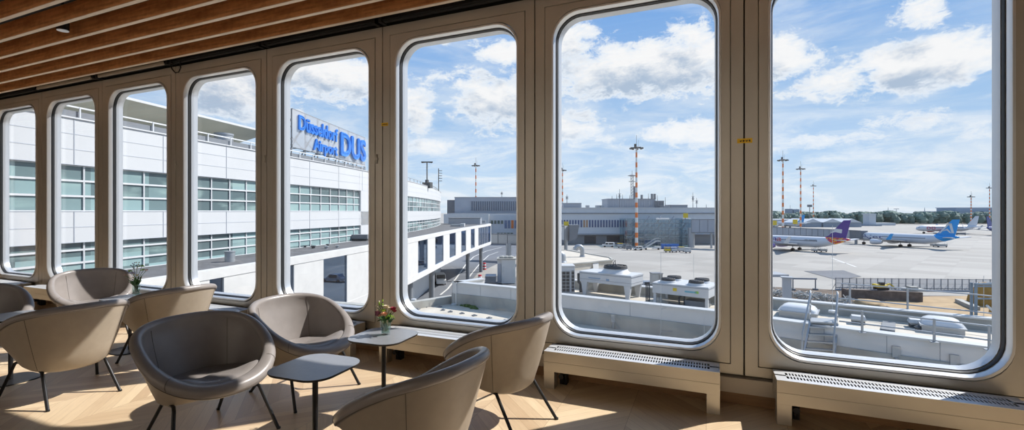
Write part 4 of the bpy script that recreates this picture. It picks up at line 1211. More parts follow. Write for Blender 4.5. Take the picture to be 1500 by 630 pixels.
# passenger boarding bridge in front of the white block
def tube_bridge(name, pts, w_, h_, lab, cols, m1=None, sign=None, cat='boarding bridge'):
    r = thing(name, lab, cat, (pts[0].x, pts[0].y, GZ))
    for p, q in zip(pts[:-1], pts[1:]):
        MB().bar(p, q, w_, h_).build('tunnel', m1 or steel, r, world=True)
        d = (q-p); n_ = max(2, int(d.length/3)); s_ = d.cross(uz).normalized()
        m_ = MB()
        for i in range(n_+1): c = p + d*i/n_; m_.bar(c - uz*(h_/2+.05) + s_*(w_/2+.03), c + uz*(h_/2+.05) + s_*(w_/2+.03), .14)
        m_.bar(p+s_*(w_/2+.03)-uz*h_/2, q+s_*(w_/2+.03)-uz*h_/2, .35); m_.bar(p+s_*(w_/2+.03)+uz*h_/2, q+s_*(w_/2+.03)+uz*h_/2, .25)
        m_.build('ribs', grey_mid, r, world=True)
    for c, rad in cols: MB().cyl((c.x,c.y,GZ), (c.x,c.y,c.z), rad, n=12).build('column', steel, r, smooth=True, world=True)
    return r
zz = 135
tube_bridge('boarding_bridge', [pxd(719, zz+6, hy(351,zz)), pxd(775, zz, hy(351.5,zz))], 2.6, 2.9, 'grey boarding bridge on a column right of the walkway end', [(pxd(745, zz, hy(357,zz)), .8)])
zz = 128
r = tube_bridge('boarding_bridge', [pxd(800, zz+4, hy(340,zz)), pxd(833, zz-2, hy(341,zz))], 3.6, 4.0, 'boarding bridge head at left of the second window, under a yellow sign', [(pxd(818, zz, hy(350,zz)), .9), (pxd(829, zz, hy(350,zz)), .5)], white_metal)
c = pxd(833, zz-2, hy(341,zz)); d = rgt
m_ = MB(); m_.loft([[c+fwd*-2.0-uz*2.2, c+fwd*2.0-uz*2.2, c+fwd*2.0+uz*2.3, c+fwd*-2.0+uz*2.3],[c+rgt*2.0+fwd*-2.0-uz*1.4, c+rgt*2.0+fwd*2.0-uz*1.4, c+rgt*2.6+fwd*2.0+uz*2.3, c+rgt*2.6+fwd*-2.0+uz*2.3]], cap0=True, cap1=True)
m_.build('cab', grey_mid, r, world=True)
m_ = MB(); a = pxd(822, zz-3, GZ); m_.box(a.x-2, a.x+2.5, a.y-1.2, a.y+1.2, GZ+.3, GZ+1.2)
m_.build('drive_bogie', grey_mid, r, world=True)
for px, py, z, lab in ((829.5,328,126,'yellow sign board above the boarding bridge at left of second window'),(1004.5,315.8,188,'yellow square sign on the roof of the glass stair tower'),(1134.5,326.5,240,'round yellow sign left of the striped masts behind the purple-tailed plane'),(1165,325,300,'small yellow sign between the first and second striped masts')):
    s_ = 3.4*z/F; a = pxd(px, z, hy(py,z)); r = thing('stand_sign', lab, 'sign', (a.x,a.y,a.z-s_))
    MB().loft([[a-rgt*s_-uz*s_, a+rgt*s_-uz*s_, a+rgt*s_+uz*s_, a-rgt*s_+uz*s_],[p+fwd*.3 for p in (a-rgt*s_-uz*s_, a+rgt*s_-uz*s_, a+rgt*s_+uz*s_, a-rgt*s_+uz*s_)]], cap0=True, cap1=True).build('board', yellow_p, r, world=True)
    MB().bar(a-uz*(s_+.9)+fwd*.35, a+uz*s_+fwd*.35, .3).build('post', grey_mid, r, world=True)

# ---------------------------------------------------------------- pier building across the apron
ZP = 207
pr = thing('pier_building', 'long grey airport pier with a row of upright windows across the apron', 'building', tuple(pxd(930, ZP, GZ)))
put_box('x', None, 772, 1090, 304.6, 343, ZP, 30, '', '').build('wall', pier_clad, pr, world=True)
put_box('x', None, 772, 1090, 342, 362, ZP+5, 20, '', '', base=GZ).build('ground_floor', grey_clad, pr, world=True)
put_box('x', None, 771, 1091, 312, 313.2, ZP-.4, .6, '', '').build('cornice', grey_mid, pr, world=True)
put_box('x', None, 771, 1091, 304, 305.2, ZP-.3, 31, '', '').build('parapet', white_metal, pr, world=True)
put_box('x', None, 772, 1090, 342.2, 344, ZP-.5, 6, '', '').build('canopy', joint_g, pr, world=True)
for i in range(25):
    px = 817.5+4.12*i
    put_box('x', None, px, px+2.3, 322.4, 333.0, ZP-.15, .3, '', '').build('window', MATS['orange_pane'] if i in (9,10) and 'orange_pane' in MATS else (mat('orange_pane', (.36,.20,.11,1), .3) if i == 9 else mat('navy_pane', (.035,.085,.22,1), .12) if 'navy_pane' not in MATS else MATS['navy_pane']), pr, world=True)
for a_, b_ in ((856,873),(889,914),(915,930)): put_box('x', None, a_, b_, 345.5, 357.5, ZP+4.7, .4, '', '').build('doorway', blue_glass, pr, world=True)
for i in range(14): put_box('x', None, 1018+3*i, 1019.6+3*i, 322.6, 324.6, ZP-.15, .3, '', '').build('window', MATS['navy_pane'], pr, world=True)
def roofbox(px0, px1, py0, z, lab, m=None, d=8, name='roof_plant_room'):
    r = thing(name, lab, 'roof plant', tuple(pxd((px0+px1)/2, z, hy(305,z))))
    put_box('x', None, px0, px1, py0+.8, 306, z, d, '', '').build('wall', m or grey_clad, r, world=True)
    put_box('x', None, px0-.4, px1+.4, py0, py0+.9, z-.3, d+.6, '', '').build('roof', joint_g, r, world=True)
    m_ = MB()
    k = max(2, int((px1-px0)/3.5))
    for i in range(k+1): a = pxd(px0+(px1-px0)*i/k, z-.1); m_.bar((a.x,a.y,hy(306,z)), (a.x,a.y,hy(py0+.9,z)), .1)
    m_.build('cladding_ribs', joint_g, r, world=True)
roofbox(890, 960, 291, 222, 'largest grey plant room on the pier roof, carrying many aerials', None, 14)
roofbox(960.5, 972.5, 294, 221, 'narrow darker plant room joined right of the largest one', grey_mid, 10)
roofbox(826, 851.5, 297.3, 215, 'low plant room at the left end of the pier roof')
roofbox(983, 1007, 300, 215, 'low wide plant room on the pier roof above the glass tower', joint_g)
roofbox(1008, 1039, 306-2, 215, 'very flat long box on the pier roof at right', joint_g)
roofbox(972.8, 982, 301.4, 214, 'short box between the narrow plant room and the low wide one', joint_g)
for i, (px0, px1) in enumerate(((859,863.5),(873.5,879),(880,884.5),(1042,1048))):
    tag(put_box('x', None, px0, px1, 300.8 if i < 3 else 306.5-2, 305.6, 212, 3, '', '').build('roof_ventilator', steel, world=True), ('lone small roof ventilator right of the leftmost plant room','left of two roof ventilators before the largest plant room','right of two roof ventilators before the largest plant room','small roof box near the right end of the pier')[i], 'ventilator')
def aerial(px, top, base, z, kind, lab):
    a = pxd(px, z, hy(base,z)); t = pxd(px, z, hy(top,z)); mb = MB(); L = t.z-a.z
    mb.cyl(a, t, .16, .08, 6)
    if kind == 'cross':
        for f in (.45,.6,.75): mb.bar(a+uz*L*f-rgt*.7, a+uz*L*f+rgt*.7, .14)
        mb.box(a.x-.3,a.x+.3,a.y-.3,a.y+.3,a.z+L*.5,a.z+L*.72)
    if kind == 'stack': mb.cyl(a, a+uz*L, .55, .55, 10)
    if kind == 'mast':
        for s_ in (-.6,.6): mb.bar(a+rgt*s_, a+uz*L*.8+rgt*s_, .22)
        for f in (.1,.2,.3,.4,.5,.6,.7): mb.bar(a+rgt*-.6+uz*L*f, a+rgt*.6+uz*L*(f+.08), .14)
        mb.bar(a+uz*L*.62-rgt*1.6, a+uz*L*.62+rgt*1.6, .25); mb.lathe([(.4,-.3),(2.2,0),(.5,.6)], (a.x,a.y,a.z+L*.82), 10); mb.bar(a+rgt*1.1, a+uz*L*.45+rgt*1.1, .7)
    tag(mb.build('aerial', grey_mid, world=True), lab, 'aerial', 'aerials on the pier roof')
for px, top, base, kind, lab in ((926,250,292,'mast','tallest lattice aerial on the largest plant room, left of striped mast'),(907.5,277,304,'cross','cross-armed aerial standing left of the lattice aerial'),(911.8,285,292,'thin','thin rod right next to the cross-armed aerial'),
    (896.5,287,292,'thin','leftmost thin rod on the largest plant room'),(903.5,284.5,292,'thin','second thin rod from left on the largest plant room'),(922.5,286,292,'thin','thin rod just left of the lattice aerial'),
    (940,285.5,292,'stack','first short flue pipe right of striped mast'),(950,283.5,292,'thin','thin rod between the flue pipes right of the mast'),(955,284,292,'stack','second flue pipe, left of the fat one'),(959,284,292,'stack','fat flue pipe on the largest plant room'),(963,286,294,'thin','thin rod on the narrow dark plant room'),
    (974.5,289,302,'thin','lone thin rod right of the narrow plant room'),(1015,282,305,'cross','tall aerial left of a pair at the right of the pier roof'),(1020.5,290,305,'cross','shorter aerial right of a pair at the right of the pier roof'),(1034.5,299.5,305,'thin','lowest rod near the right end of the pier roof'),(830.5,285,297.5,'cross','aerial on the leftmost low plant room'),(735,280,289,'cross','small aerial on the long grey hall roof')):
    aerial(px, top, base, 216 if px > 800 else 255, kind, lab)

# glass stair tower in front of the pier
gt = thing('glass_stair_tower', 'blue-green glass stair tower block in front of the grey pier', 'building', tuple(pxd(970, 193, GZ)))
zt2 = 193
for px0, px1, top, dz_ in ((915,934,320.5,4),(934,1000,321.5,0),(1000,1016,320.5,-2)):
    put_box('x', None, px0, px1, top, 366, zt2+dz_, 9, '', '', base=GZ).build('glass_volume', green_glass, gt, world=True)
    m_ = MB(); k = int((px1-px0)/5.2)+1
    for i in range(k+1): a = pxd(px0+(px1-px0)*i/k, zt2+dz_-.12); m_.bar((a.x,a.y,GZ), (a.x,a.y,hy(top,zt2+dz_)), .10)
    for f in (0,.14,.28,.42,.56,.70,.85,1.0):
        h_ = GZ + (hy(top,zt2+dz_)-GZ)*f; m_.bar(pxd(px0,zt2+dz_-.12,h_), pxd(px1,zt2+dz_-.12,h_), .12)
    m_.build('glazing_frame', joint_g, gt, world=True)
m_ = MB()
for f in (.3,.55,.8):
    h_ = GZ + 12.0*f; m_.loft([[pxd(918,zt2+5,h_), pxd(1012,zt2+5,h_), pxd(1012,zt2+7,h_), pxd(918,zt2+7,h_)],[pxd(918,zt2+5,h_+.3), pxd(1012,zt2+5,h_+.3), pxd(1012,zt2+7,h_+.3), pxd(918,zt2+7,h_+.3)]], cap0=True, cap1=True)
    for i in range(5): m_.bar(pxd(925+18*i,zt2+5,h_), pxd(933+18*i,zt2+5,h_+3.2), .5)
m_.build('stair_flights', grey_clad, gt, world=True)
m_ = MB()
for a_, b_ in ((961,980.5),(1000,1012)):
    m_.loft([[pxd(a_,zt2-1,hy(322,zt2)), pxd(b_,zt2-1,hy(322,zt2)), pxd(b_,zt2-1,hy(320,zt2)), pxd(a_,zt2-1,hy(320,zt2))],[pxd(a_,zt2+7,hy(322,zt2)), pxd(b_,zt2+7,hy(322,zt2)), pxd(b_,zt2+7,hy(320,zt2)), pxd(a_,zt2+7,hy(320,zt2))]], cap0=True, cap1=True)
m_.build('roof_slab', white_r, gt, world=True)
tube_bridge('boarding_bridge', [pxd(1014, 188, hy(331,188)), pxd(1075, 180, hy(331,180))], 3.2, 5.2, 'long grey boarding bridge right of the glass stair tower', [(pxd(1012.5, 188, hy(334,188)), 1.3), (pxd(1042, 184, hy(336,184)), .4)], grey_clad)

# ---------------------------------------------------------------- aircraft
plane_white = mat('aircraft_white', (.70,.72,.76,1), .3)
plane_grey = mat('aircraft_grey', (.36,.38,.41,1), .4)
purple = mat('tail_purple', (.085,.035,.27,1), .35)
azure = mat('tail_azure', (.012,.34,.80,1), .35)
lilac_e = mat('engine_lilac', (.30,.22,.55,1), .35)
navy = mat('letter_navy', (.015,.06,.25,1), .4)
def mosaic():
    m = bpy.data.materials.new('tail_mosaic'); m.use_nodes = True; n = NT(m.node_tree); b = n.N['Principled BSDF']
    tc = n.N.new('ShaderNodeTexCoord'); v = n.N.new('ShaderNodeTexVoronoi'); v.inputs['Scale'].default_value = 2.2; n.L.new(tc.outputs['Object'], v.inputs['Vector'])
    sp = n.N.new('ShaderNodeSeparateColor'); n.L.new(v.outputs['Color'], sp.inputs[0])
    c = n.mix(n.rng(sp.outputs[0], .55, .6), (.62,.05,.05,1), (.85,.42,.03,1)); c = n.mix(n.rng(sp.outputs[1], .78, .8), c, (.35,.03,.22,1))
    n.L.new(c, b.inputs['Base Color']); b.inputs['Roughness'].default_value = .4
    return m
mosaic_m = mosaic()
def airliner(lab, tail, heading, fin_m, cone_m, eng_m, L=38.0, R_=2.0, winglet_m=None, ln=None, cone_from=.80, fin_cone=False):
    """tail: ground point under the tail tip; local x runs forward to the nose, y to port"""
    r = thing('airliner', lab, 'airplane', tuple(tail), heading)
    zc = 3.55; N = 20
    st = [(0,.12,1.45),(.02,.35,1.38),(.06,.8,1.15),(.12,1.25,.75),(.20,1.72,.28),(.28,R_,0),(.5,R_,0),(.8,R_,0),(.88,R_*.97,-.02),(.93,R_*.85,-.1),(.965,R_*.62,-.25),(.988,R_*.33,-.42),(1.0,.05,-.5)]
    def sect(f):
        for (a, ra, za), (b, rb, zb) in zip(st[:-1], st[1:]):
            if a <= f <= b: t = (f-a)/(b-a); return ra+(rb-ra)*t, za+(zb-za)*t
        return st[-1][1:]
    def loop(f, gap=0): rad, dz = sect(f); return [(L*f, (rad+gap)*math.sin(2*PI*i/N), zc+dz+(rad+gap)*math.cos(2*PI*i/N)) for i in range(N)]
    fs = sorted(set([s[0] for s in st] + [.03,.09,.16,.24,.4,.6,.7]))
    fus = MB().loft([loop(f) for f in fs], cap0=True, cap1=True).build('fuselage', plane_white, r, smooth=True, angle=80)
    if cone_m:
        # slanted coloured tail section
        Lp = []
        for f in (0.002,.02,.04,.06,.09,.12,.16,.2):
            rad, dz = sect(f); q = []
            for i in range(N):
                a = 2*PI*i/N; sl = (1-math.cos(a))/2
                ff = f*(1 - .42*sl) if fin_cone is False else f*(.62+.5*sl)
                r2, d2 = sect(ff); q.append((L*ff, (r2+.03)*math.sin(a), zc+d2+(r2+.03)*math.cos(a)))
            Lp.append(q)
        MB().loft(Lp, cap0=True).build('tail_section', cone_m, r, smooth=True, angle=80)
    def fin(pts, th, nm, m_, axis='y'):
        a = []
        for s in (-1,1): a.append([(x, (y if axis == 'z' else s*t), (s*t+z if axis == 'z' else z)) for x, y, z, t in pts])
        return MB().loft(a, cap0=True, cap1=True).build(nm, m_, r)
    fo = fin([(L*.215,0,zc+1.75,.16),(L*.175,0,zc+2.6,.16),(L*.055,0,zc+8.1,.1),(L*-.002,0,zc+8.2,.06),(L*.035,0,zc+1.9,.16),(L*.05,0,zc+1.3,.2)], .15, 'tail_fin', fin_m)
    for s in (-1,1):
        m_ = MB(); P_ = [(L*.135,s*.5,zc+.95),(L*.02,s*6.2,zc+1.45),(L*-.015,s*6.2,zc+1.45),(L*.03,s*.5,zc+.95)]
        m_.loft([[Vector(p)+uz*.12 for p in P_], [Vector(p)-uz*.12 for p in P_]], cap0=True, cap1=True); m_.build('stabiliser', plane_white if not ln else plane_white, r)
        m_ = MB(); P_ = [(L*.66,s*1.2,zc-1.05),(L*.50,s*9.0,zc-.55),(L*.385,s*17.0,zc+.05),(L*.345,s*17.0,zc+.05),(L*.40,s*6.0,zc-.75),(L*.42,s*1.2,zc-1.05)]
        m_.loft([[Vector(p)+uz*(.32 if i in (0,5) else .14) for i, p in enumerate(P_)], [Vector(p)-uz*(.32 if i in (0,5) else .14) for i, p in enumerate(P_)]], cap0=True, cap1=True)
        wg = m_.build('wing', plane_grey, r)
        P_ = [(L*.385,s*17.0,zc+.0),(L*.33,s*17.7,zc+2.5),(L*.305,s*17.7,zc+2.5),(L*.34,s*17.0,zc+.0)]
        MB().loft([[Vector(p)+Vector((0,.08,0)) for p in P_], [Vector(p)-Vector((0,.08,0)) for p in P_]], cap0=True, cap1=True).build('winglet', winglet_m or plane_white, wg)
        ex, ey, ez = L*.66, s*5.6, zc-1.75
        lp = [[(ex+x, ey+rad*math.sin(2*PI*i/18), ez+rad*math.cos(2*PI*i/18)) for i in range(18)] for x, rad in ((-2.6,.55),(-1.8,.9),(-.4,1.12),(1.0,1.15),(1.7,1.05),(1.72,.9),(1.2,.85))]
        en = MB().loft(lp, cap0=True, cap1=True).build('engine', eng_m, r, smooth=True)
        MB().lathe([(.02,0),(.84,.02),(.84,.05),(.02,.06)], (0,0,0), 16).build('fan', grey_dark, en).matrix_local = Matrix.Translation((ex+1.22, ey, ez)) @ Matrix.Rotation(PI/2, 4, 'Y')
        MB().loft([[(ex-1.8,ey-.14,ez+.8),(ex+.8,ey-.14,ez+1.05),(ex-.6,ey-.14,zc-.7),(ex-3.2,ey-.14,zc-.8)],[(ex-1.8,ey+.14,ez+.8),(ex+.8,ey+.14,ez+1.05),(ex-.6,ey+.14,zc-.7),(ex-3.2,ey+.14,zc-.8)]], cap0=True, cap1=True).build('pylon', plane_grey, en)
    for x, y in ((L*.46,-2.9),(L*.46,2.9),(L*.87,0)):
        g = MB(); g.cyl((x,y,.5),(x,y,zc-1.2),.14,n=8); g = g.build('landing_gear', plane_grey, r)
        for dy in (-.32,.32): MB().tube([(x,y+dy-.18,.55),(x,y+dy+.18,.55)], .55, 16).build('wheel', tyre, g, smooth=True)
    wm = MB()
    for s in (-1,1):
        for i in range(46):
            f = .26+.58*i/46
            if ln and .655 < f < .90: continue
            rad, dz = sect(f); y = s*(rad*math.cos(.22)+.012); zz_ = zc+dz+rad*math.sin(.22)
            wm.box(L*f-.13, L*f+.13, min(y, y-s*.06), max(y, y-s*.06), zz_-.2, zz_+.2)
    wm.build('cabin_windows', car_glass, r)
    ck = MB()
    for s in (-1,1):
        for q in range(3):
            f = .952+.009*q; rad, dz = sect(f); a = .75-.1*q; y = s*(rad*math.cos(a)+.02); ck.box(L*f-.22, L*f+.16, min(y,y-s*.08), max(y,y-s*.08), zc+dz+rad*math.sin(a)-.28, zc+dz+rad*math.sin(a)+.2)
    ck.build('cockpit_windows', car_glass, r)
    return r, L, zc, sect
def side_text(pl, txt, f0, f1, h, m_, v0=-.1):
    """letters on the port side, reading towards the tail from the nose side"""
    r, L, zc, sect = pl
    vs, fs = text_mesh(txt, 1.0, .02); xs = [p.x for p in vs]; ys = [p.y for p in vs]; x0, x1, y0, y1 = min(xs), max(xs), min(ys), max(ys)
    mb = MB(); out = []
    for p in vs:
        f = f0 + (f1-f0)*(p.x-x0)/(x1-x0); zz_ = v0 + h*(p.y-y0)/(y1-y0); rad, dz = sect(f); y = math.sqrt(max(.01, rad*rad-zz_*zz_)) + .05 + p.z
        out.append((L*f, y, zc+dz+zz_))
    mb.add(out, fs); return mb.build('lettering', m_, r)
# purple-tailed airliner
tp = cz(117.6, 160, GZ)
p1 = airliner('white airliner with purple tail fin and orange mosaic rear, left one', tp, hd(-.58,.81), purple, mosaic_m, lilac_e)
side_text(p1, 'm', .70, .625, 1.3, purple, -.15); side_text(p1, 'a', .62, .575, 1.3, red_p, -.15)
m_ = MB(); L_, zc_, sect_ = p1[1], p1[2], p1[3]
for q in range(11):
    if q == 3: continue
    f = .36 - .0095*q; rad, dz = sect_(f); y_ = math.sqrt(rad*rad-.7*.7)+.03
    m_.box(L_*f-.13, L_*f+.13, y_-.05, y_+.03, zc_+dz+.58, zc_+dz+.92)
m_.build('small_marking', grey_mid, p1[0])
for s in (1,-1):
    m_ = MB(); L = p1[1]; zc = p1[2]; y = s*.17
    m_.add([(L*.165,y,zc+3.4),(L*.115,y,zc+5.1),(L*.065,y,zc+4.9),(L*.07,y,zc+3.5),(L*.12,y,zc+3.9)], [(0,1,2,3,4)]); m_.build('fin_emblem', white_paint, p1[0])
# blue-tailed airliner
tq = cz(170, 175, GZ)
p2 = airliner('white airliner with bright blue tail fin and winglets, right one', tq, hd(-.34,.94), azure, azure, plane_white, 39.5, 1.95, azure, True, fin_cone=False)
side_text(p2, 'AJet', .875, .645, 1.9, navy, -.95)
for s in (1,-1):
    L = p2[1]; zc = p2[2]; y = s*.175; m_ = MB()
    q = lambda x, z: (L*x, y, zc+z)
    m_.add([q(.165,2.7),q(.150,2.7),q(.082,6.0),q(.060,6.0),q(.070,6.6),q(.092,6.6)], [(0,1,2,3,4,5)]); m_.add([q(.092,6.6),q(.060,6.6),q(.040,2.9),q(.060,2.9),q(.078,5.7)], [(0,1,2,3,4)]); m_.add([q(.135,3.5),q(.095,4.6),q(.06,2.9),q(.075,2.9),q(.098,3.9)], [(0,1,2,3,4)])
    m_.build('fin_emblem', white_paint, p2[0])
# far airliners near the right frame
pink_r = mat('tail_red', (.55,.05,.10,1), .4); navy_t = mat('tail_navy', (.05,.08,.30,1), .4)
zz = gz(342.5); p3 = airliner('far white airliner with red lettering at the right of the apron', pxd(1434, zz, GZ), hd(-1,.12), plane_white, None, pink_r, 38)
side_text(p3, 'oo', .86, .72, 2.2, pink_r, -.9)
zz = gz(345.5); p4 = airliner('far airliner with dark blue tail, cut by the right window frame', pxd(1445, zz, GZ), hd(1,.35), navy_t, navy_t, navy_t, 38)
zz = gz(336); p5 = airliner('far airliner with blue tail behind the striped masts at left', pxd(1179, 395, GZ), hd(-.35,1), azure, None, white_paint, 36)
# ground staff and gear by the tails
z = gz(369); cart(1207, 369.5, 'small equipment cart under the purple-tailed plane', steel, 2.6, white_paint, .7, 'service_cart', 'service cart', None)
cart(1195, 369.3, 'low pale trolley next to the equipment cart under the purple tail', white_metal, 1.6, steel, .5, 'service_cart', 'service cart', None)
cart(1381, 362.4, 'wide equipment cart under the blue-tailed plane', steel, 4.0, white_paint, .9, 'service_cart', 'service cart', None)
cart(1371, 361.6, 'white pallet trolley under the tail of the blue plane', white_paint, 2.6, grey_mid, .8, 'service_cart', 'service cart', None)
cart(1408, 344.6, 'dark flat loader parked behind the blue tail', grey_mid, 6.0, grey_mid, 1.3, 'cargo_loader', 'loader', None)

# pier tunnel behind the left airliner and the bridge head at the blue plane's nose
tube_bridge('boarding_bridge', [pxd(1100, 215, hy(337,215)), pxd(1252, 222, hy(343,222))], 3.2, 3.6, 'long low grey boarding bridge behind the purple-tailed plane', [(pxd(1135,216,hy(340,216)),.6),(pxd(1200,219,hy(342,219)),.6)], grey_clad)
tube_bridge('boarding_bridge', [pxd(1250, 212, hy(343.5,212)), pxd(1266, 206, hy(344,206))], 3.4, 3.6, 'dark boarding bridge head at the nose of the blue-tailed plane', [(pxd(1254,210,hy(347,210)),.6)], grey_mid)

# ---------------------------------------------------------------- horizon
def tree_belt():
    mb = MB(); rnd = random.Random(3)
    for i in range(1500):
        z = rnd.uniform(532, 690); px = rnd.uniform(1040, 1560); o = pxd(px, z, GZ)
        hh = (11.6 + 2.4*math.sin(px*.11)*math.sin(px*.037) + rnd.uniform(-1.2,1.6)) + (z-532)*.008
        k = rnd.uniform(2.5, 5)
        mb.ball((o.x, o.y, GZ+hh-k*.8), k, k, k*.95, 6, 5, .2)
        if i % 2: mb.ball((o.x+k*.5, o.y, GZ+hh*.4), k*1.2, k, hh*.42, 6, 4, .2)
    return mb.build('tree_belt', haze_tree)
tag(tree_belt(), 'belt of dark green trees along the horizon beyond the apron', 'trees', None, 'stuff')
ZH = 430
for i, (px0, px1) in enumerate(((1178.5,1203.5),(1206,1233.5),(1236,1262))):
    a = pxd(px0, ZH, 0); r = thing('cargo_hangar', ('leftmost','middle','rightmost')[i] + ' of the low white-roofed cargo sheds below the tree line', 'shed', tuple(pxd((px0+px1)/2, ZH, GZ)), 0, 'cargo sheds at the horizon')
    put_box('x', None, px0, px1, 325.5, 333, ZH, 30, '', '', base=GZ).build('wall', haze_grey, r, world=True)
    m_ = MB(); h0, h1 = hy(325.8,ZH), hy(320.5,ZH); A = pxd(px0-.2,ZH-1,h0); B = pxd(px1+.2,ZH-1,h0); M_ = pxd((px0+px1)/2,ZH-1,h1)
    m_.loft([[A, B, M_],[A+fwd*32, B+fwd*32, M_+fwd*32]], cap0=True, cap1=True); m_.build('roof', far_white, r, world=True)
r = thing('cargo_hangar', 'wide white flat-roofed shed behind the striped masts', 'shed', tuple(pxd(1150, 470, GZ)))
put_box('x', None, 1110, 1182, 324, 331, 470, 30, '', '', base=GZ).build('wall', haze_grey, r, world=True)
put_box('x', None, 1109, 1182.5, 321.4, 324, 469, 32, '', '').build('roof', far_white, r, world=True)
r = thing('white_tower', 'square white tower building above the blue-tailed airliner', 'building', tuple(pxd(1278, 466, GZ)))
put_box('x', None, 1273, 1283.2, 314, 331, 466, 8, '', '', base=GZ).build('shaft', far_white, r, world=True)
put_box('x', None, 1272.4, 1283.8, 312.9, 314.2, 465.5, 9, '', '').build('roof', far_white, r, world=True)
put_box('x', None, 1264, 1292, 328.5, 332, 462, 12, '', '', base=GZ).build('podium', haze_grey, r, world=True)
tag(put_box('x', None, 1284, 1312, 326.6, 330.5, 480, 12, '', '', base=GZ).build('low_shed', far_white, world=True), 'low long white shed right of the square white tower', 'shed')
r = thing('grey_factory_hall', 'long grey hall rising above the trees at the right horizon', 'building', tuple(pxd(1430, 1050, GZ)))
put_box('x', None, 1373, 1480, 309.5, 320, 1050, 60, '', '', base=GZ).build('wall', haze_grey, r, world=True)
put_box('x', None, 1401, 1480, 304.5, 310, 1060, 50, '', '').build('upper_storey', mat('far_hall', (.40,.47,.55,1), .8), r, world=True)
put_box('x', None, 1400.5, 1480, 303.8, 304.8, 1059, 52, '', '').build('roof', far_white, r, world=True)
for px0, px1, top, lab in ((1153.5,1161,306,'left of two blue-grey tower blocks on the horizon by the masts'),(1163,1171,306.5,'right of two blue-grey tower blocks on the horizon by the masts')):
    r = thing('tower_block', lab, 'tower block', tuple(pxd(px0, 1500, GZ)))
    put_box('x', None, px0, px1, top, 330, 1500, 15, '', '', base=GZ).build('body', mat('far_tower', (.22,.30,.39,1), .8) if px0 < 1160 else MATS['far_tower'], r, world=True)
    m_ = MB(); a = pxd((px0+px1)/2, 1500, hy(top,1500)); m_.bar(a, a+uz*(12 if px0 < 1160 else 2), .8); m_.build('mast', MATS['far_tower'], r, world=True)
for px, top, lab in ((1301,303.5,'thin far pylon above trees left of centre of right window'),(1313,306,'far antenna with crossbar beside the thin pylon'),(1354.5,304,'slender far church-like spire above the trees')):
    a = pxd(px, 1100, GZ); t = pxd(px, 1100, hy(top,1100)); mb = MB(); mb.cyl(a, t, 1.6, .3, 6)
    if px == 1313: mb.bar(t-rgt*6, t+rgt*6, 1.2)
    tag(mb.build('far_spire', haze_grey, world=True), lab, 'spire')
# =============================================================== ROOFS JUST BELOW THE WINDOWS
ZCOP, ZROOF, ZR2 = EYE-3.76, EYE-4.97, EYE-4.22
NP = [(-12.45,17.40),(-8.9,17.0),(-6.2,16.1),(.4,15.0),(2.06,14.44),(5.12,13.51),(7.46,12.91),(15,10.9)]
RPAR = [(-7.5,20.75),(-5.1,20.2),(2.55,18.77),(6.45,18.03),(8.8,17.5),(17,15.6)]
def wshift(poly, o):
    R_ = []
    for i, p in enumerate(poly):
        a = poly[max(0, i-1)]; b = poly[min(len(poly)-1, i+1)]; d = Vector((b[0]-a[0], b[1]-a[1])).normalized()
        R_.append((p[0]-d.y*o, p[1]+d.x*o))
    return R_
def wall_run(mb, poly, z0, z1, t0, t1):
    A = wshift(poly, t0); B = wshift(poly, t1)
    mb.loft([[(a[0],a[1],z0),(a[0],a[1],z1),(b[0],b[1],z1),(b[0],b[1],z0)] for a, b in zip(A, B)], cap0=True, cap1=True)
c0 = at_z(560, 449.5, EYE-4.6); c1 = at_z(666, 434, EYE-4.6)
left_far = (c0.x - 8, c0.y - .6)
body = MB(); body.prism([(X_L-8,.35),(15,.35)] + list(reversed(NP)) + [(c1.x,c1.y),(c0.x,c0.y),left_far,(X_L-8,c0.y-1)], GZ, ZROOF)
struct(body.build('lower_roof', roof_white))
pw = MB(); wall_run(pw, NP, ZROOF, ZCOP-.06, 0, .32); 
tw = thing('roof_parapet', 'long white parapet wall across the roof just below the windows', 'parapet', (0, 15, ZROOF))
pw.build('wall', white_r, tw, world=True)
cpp = MB(); wall_run(cpp, NP, ZCOP-.06, ZCOP, -.05, .38); cpp.build('coping', white_metal, tw, world=True)
st = MB(); wall_run(st, NP, ZROOF, ZROOF+.61, -.06, .0); st.build('stained_base', stain_wall, tw, world=True)
jt = MB()
for i, p in enumerate(wshift(NP, -.004)[:-1]):
    q = wshift(NP, -.004)[i+1]
    for f in (.0,.5): x = p[0]+(q[0]-p[0])*f; y = p[1]+(q[1]-p[1])*f; jt.bar((x,y,ZROOF+.61),(x,y,ZCOP-.06),.012)
jt.build('wall_joints', joint_g, tw, world=True)
for px, py in ((899,466),(1312,515),(1397,528)):
    a = at_z(px, py, ZROOF+.3); m_ = MB(); y = None
    # small overflow spout on the wall face
    for (x0,y0),(x1,y1) in zip(NP[:-1], NP[1:]):
        r_ = ray(px, py); k = r_[0]/r_[1]
        f0 = x0 - k*(y0+DIST); f1 = x1 - k*(y1+DIST)
        if f0*f1 <= 0: t = f0/(f0-f1); X_, Y_ = x0+(x1-x0)*t, y0+(y1-y0)*t
    zc_ = EYE - (py-CY)/F*((Y_+DIST)*ca - X_*sa)
    m_.box(X_-.10, X_+.10, Y_-.07, Y_-.0, zc_-.17, zc_+.17); m_.cyl((X_,Y_-.09,zc_-.17),(X_,Y_-.09,zc_-.42),.05)
    m_.build('overflow_spout', steel, tw, world=True)
ret = MB(); rp0 = Vector((NP[0][0], NP[0][1], 0)); rp1 = at_z(704, 407, ZCOP)
RET = [(rp1.x, rp1.y), (NP[0][0], NP[0][1])]
wall_run(ret, RET, GZ, ZCOP-.06, 0, .32); ret.build('return_wall', white_r, tw, world=True)
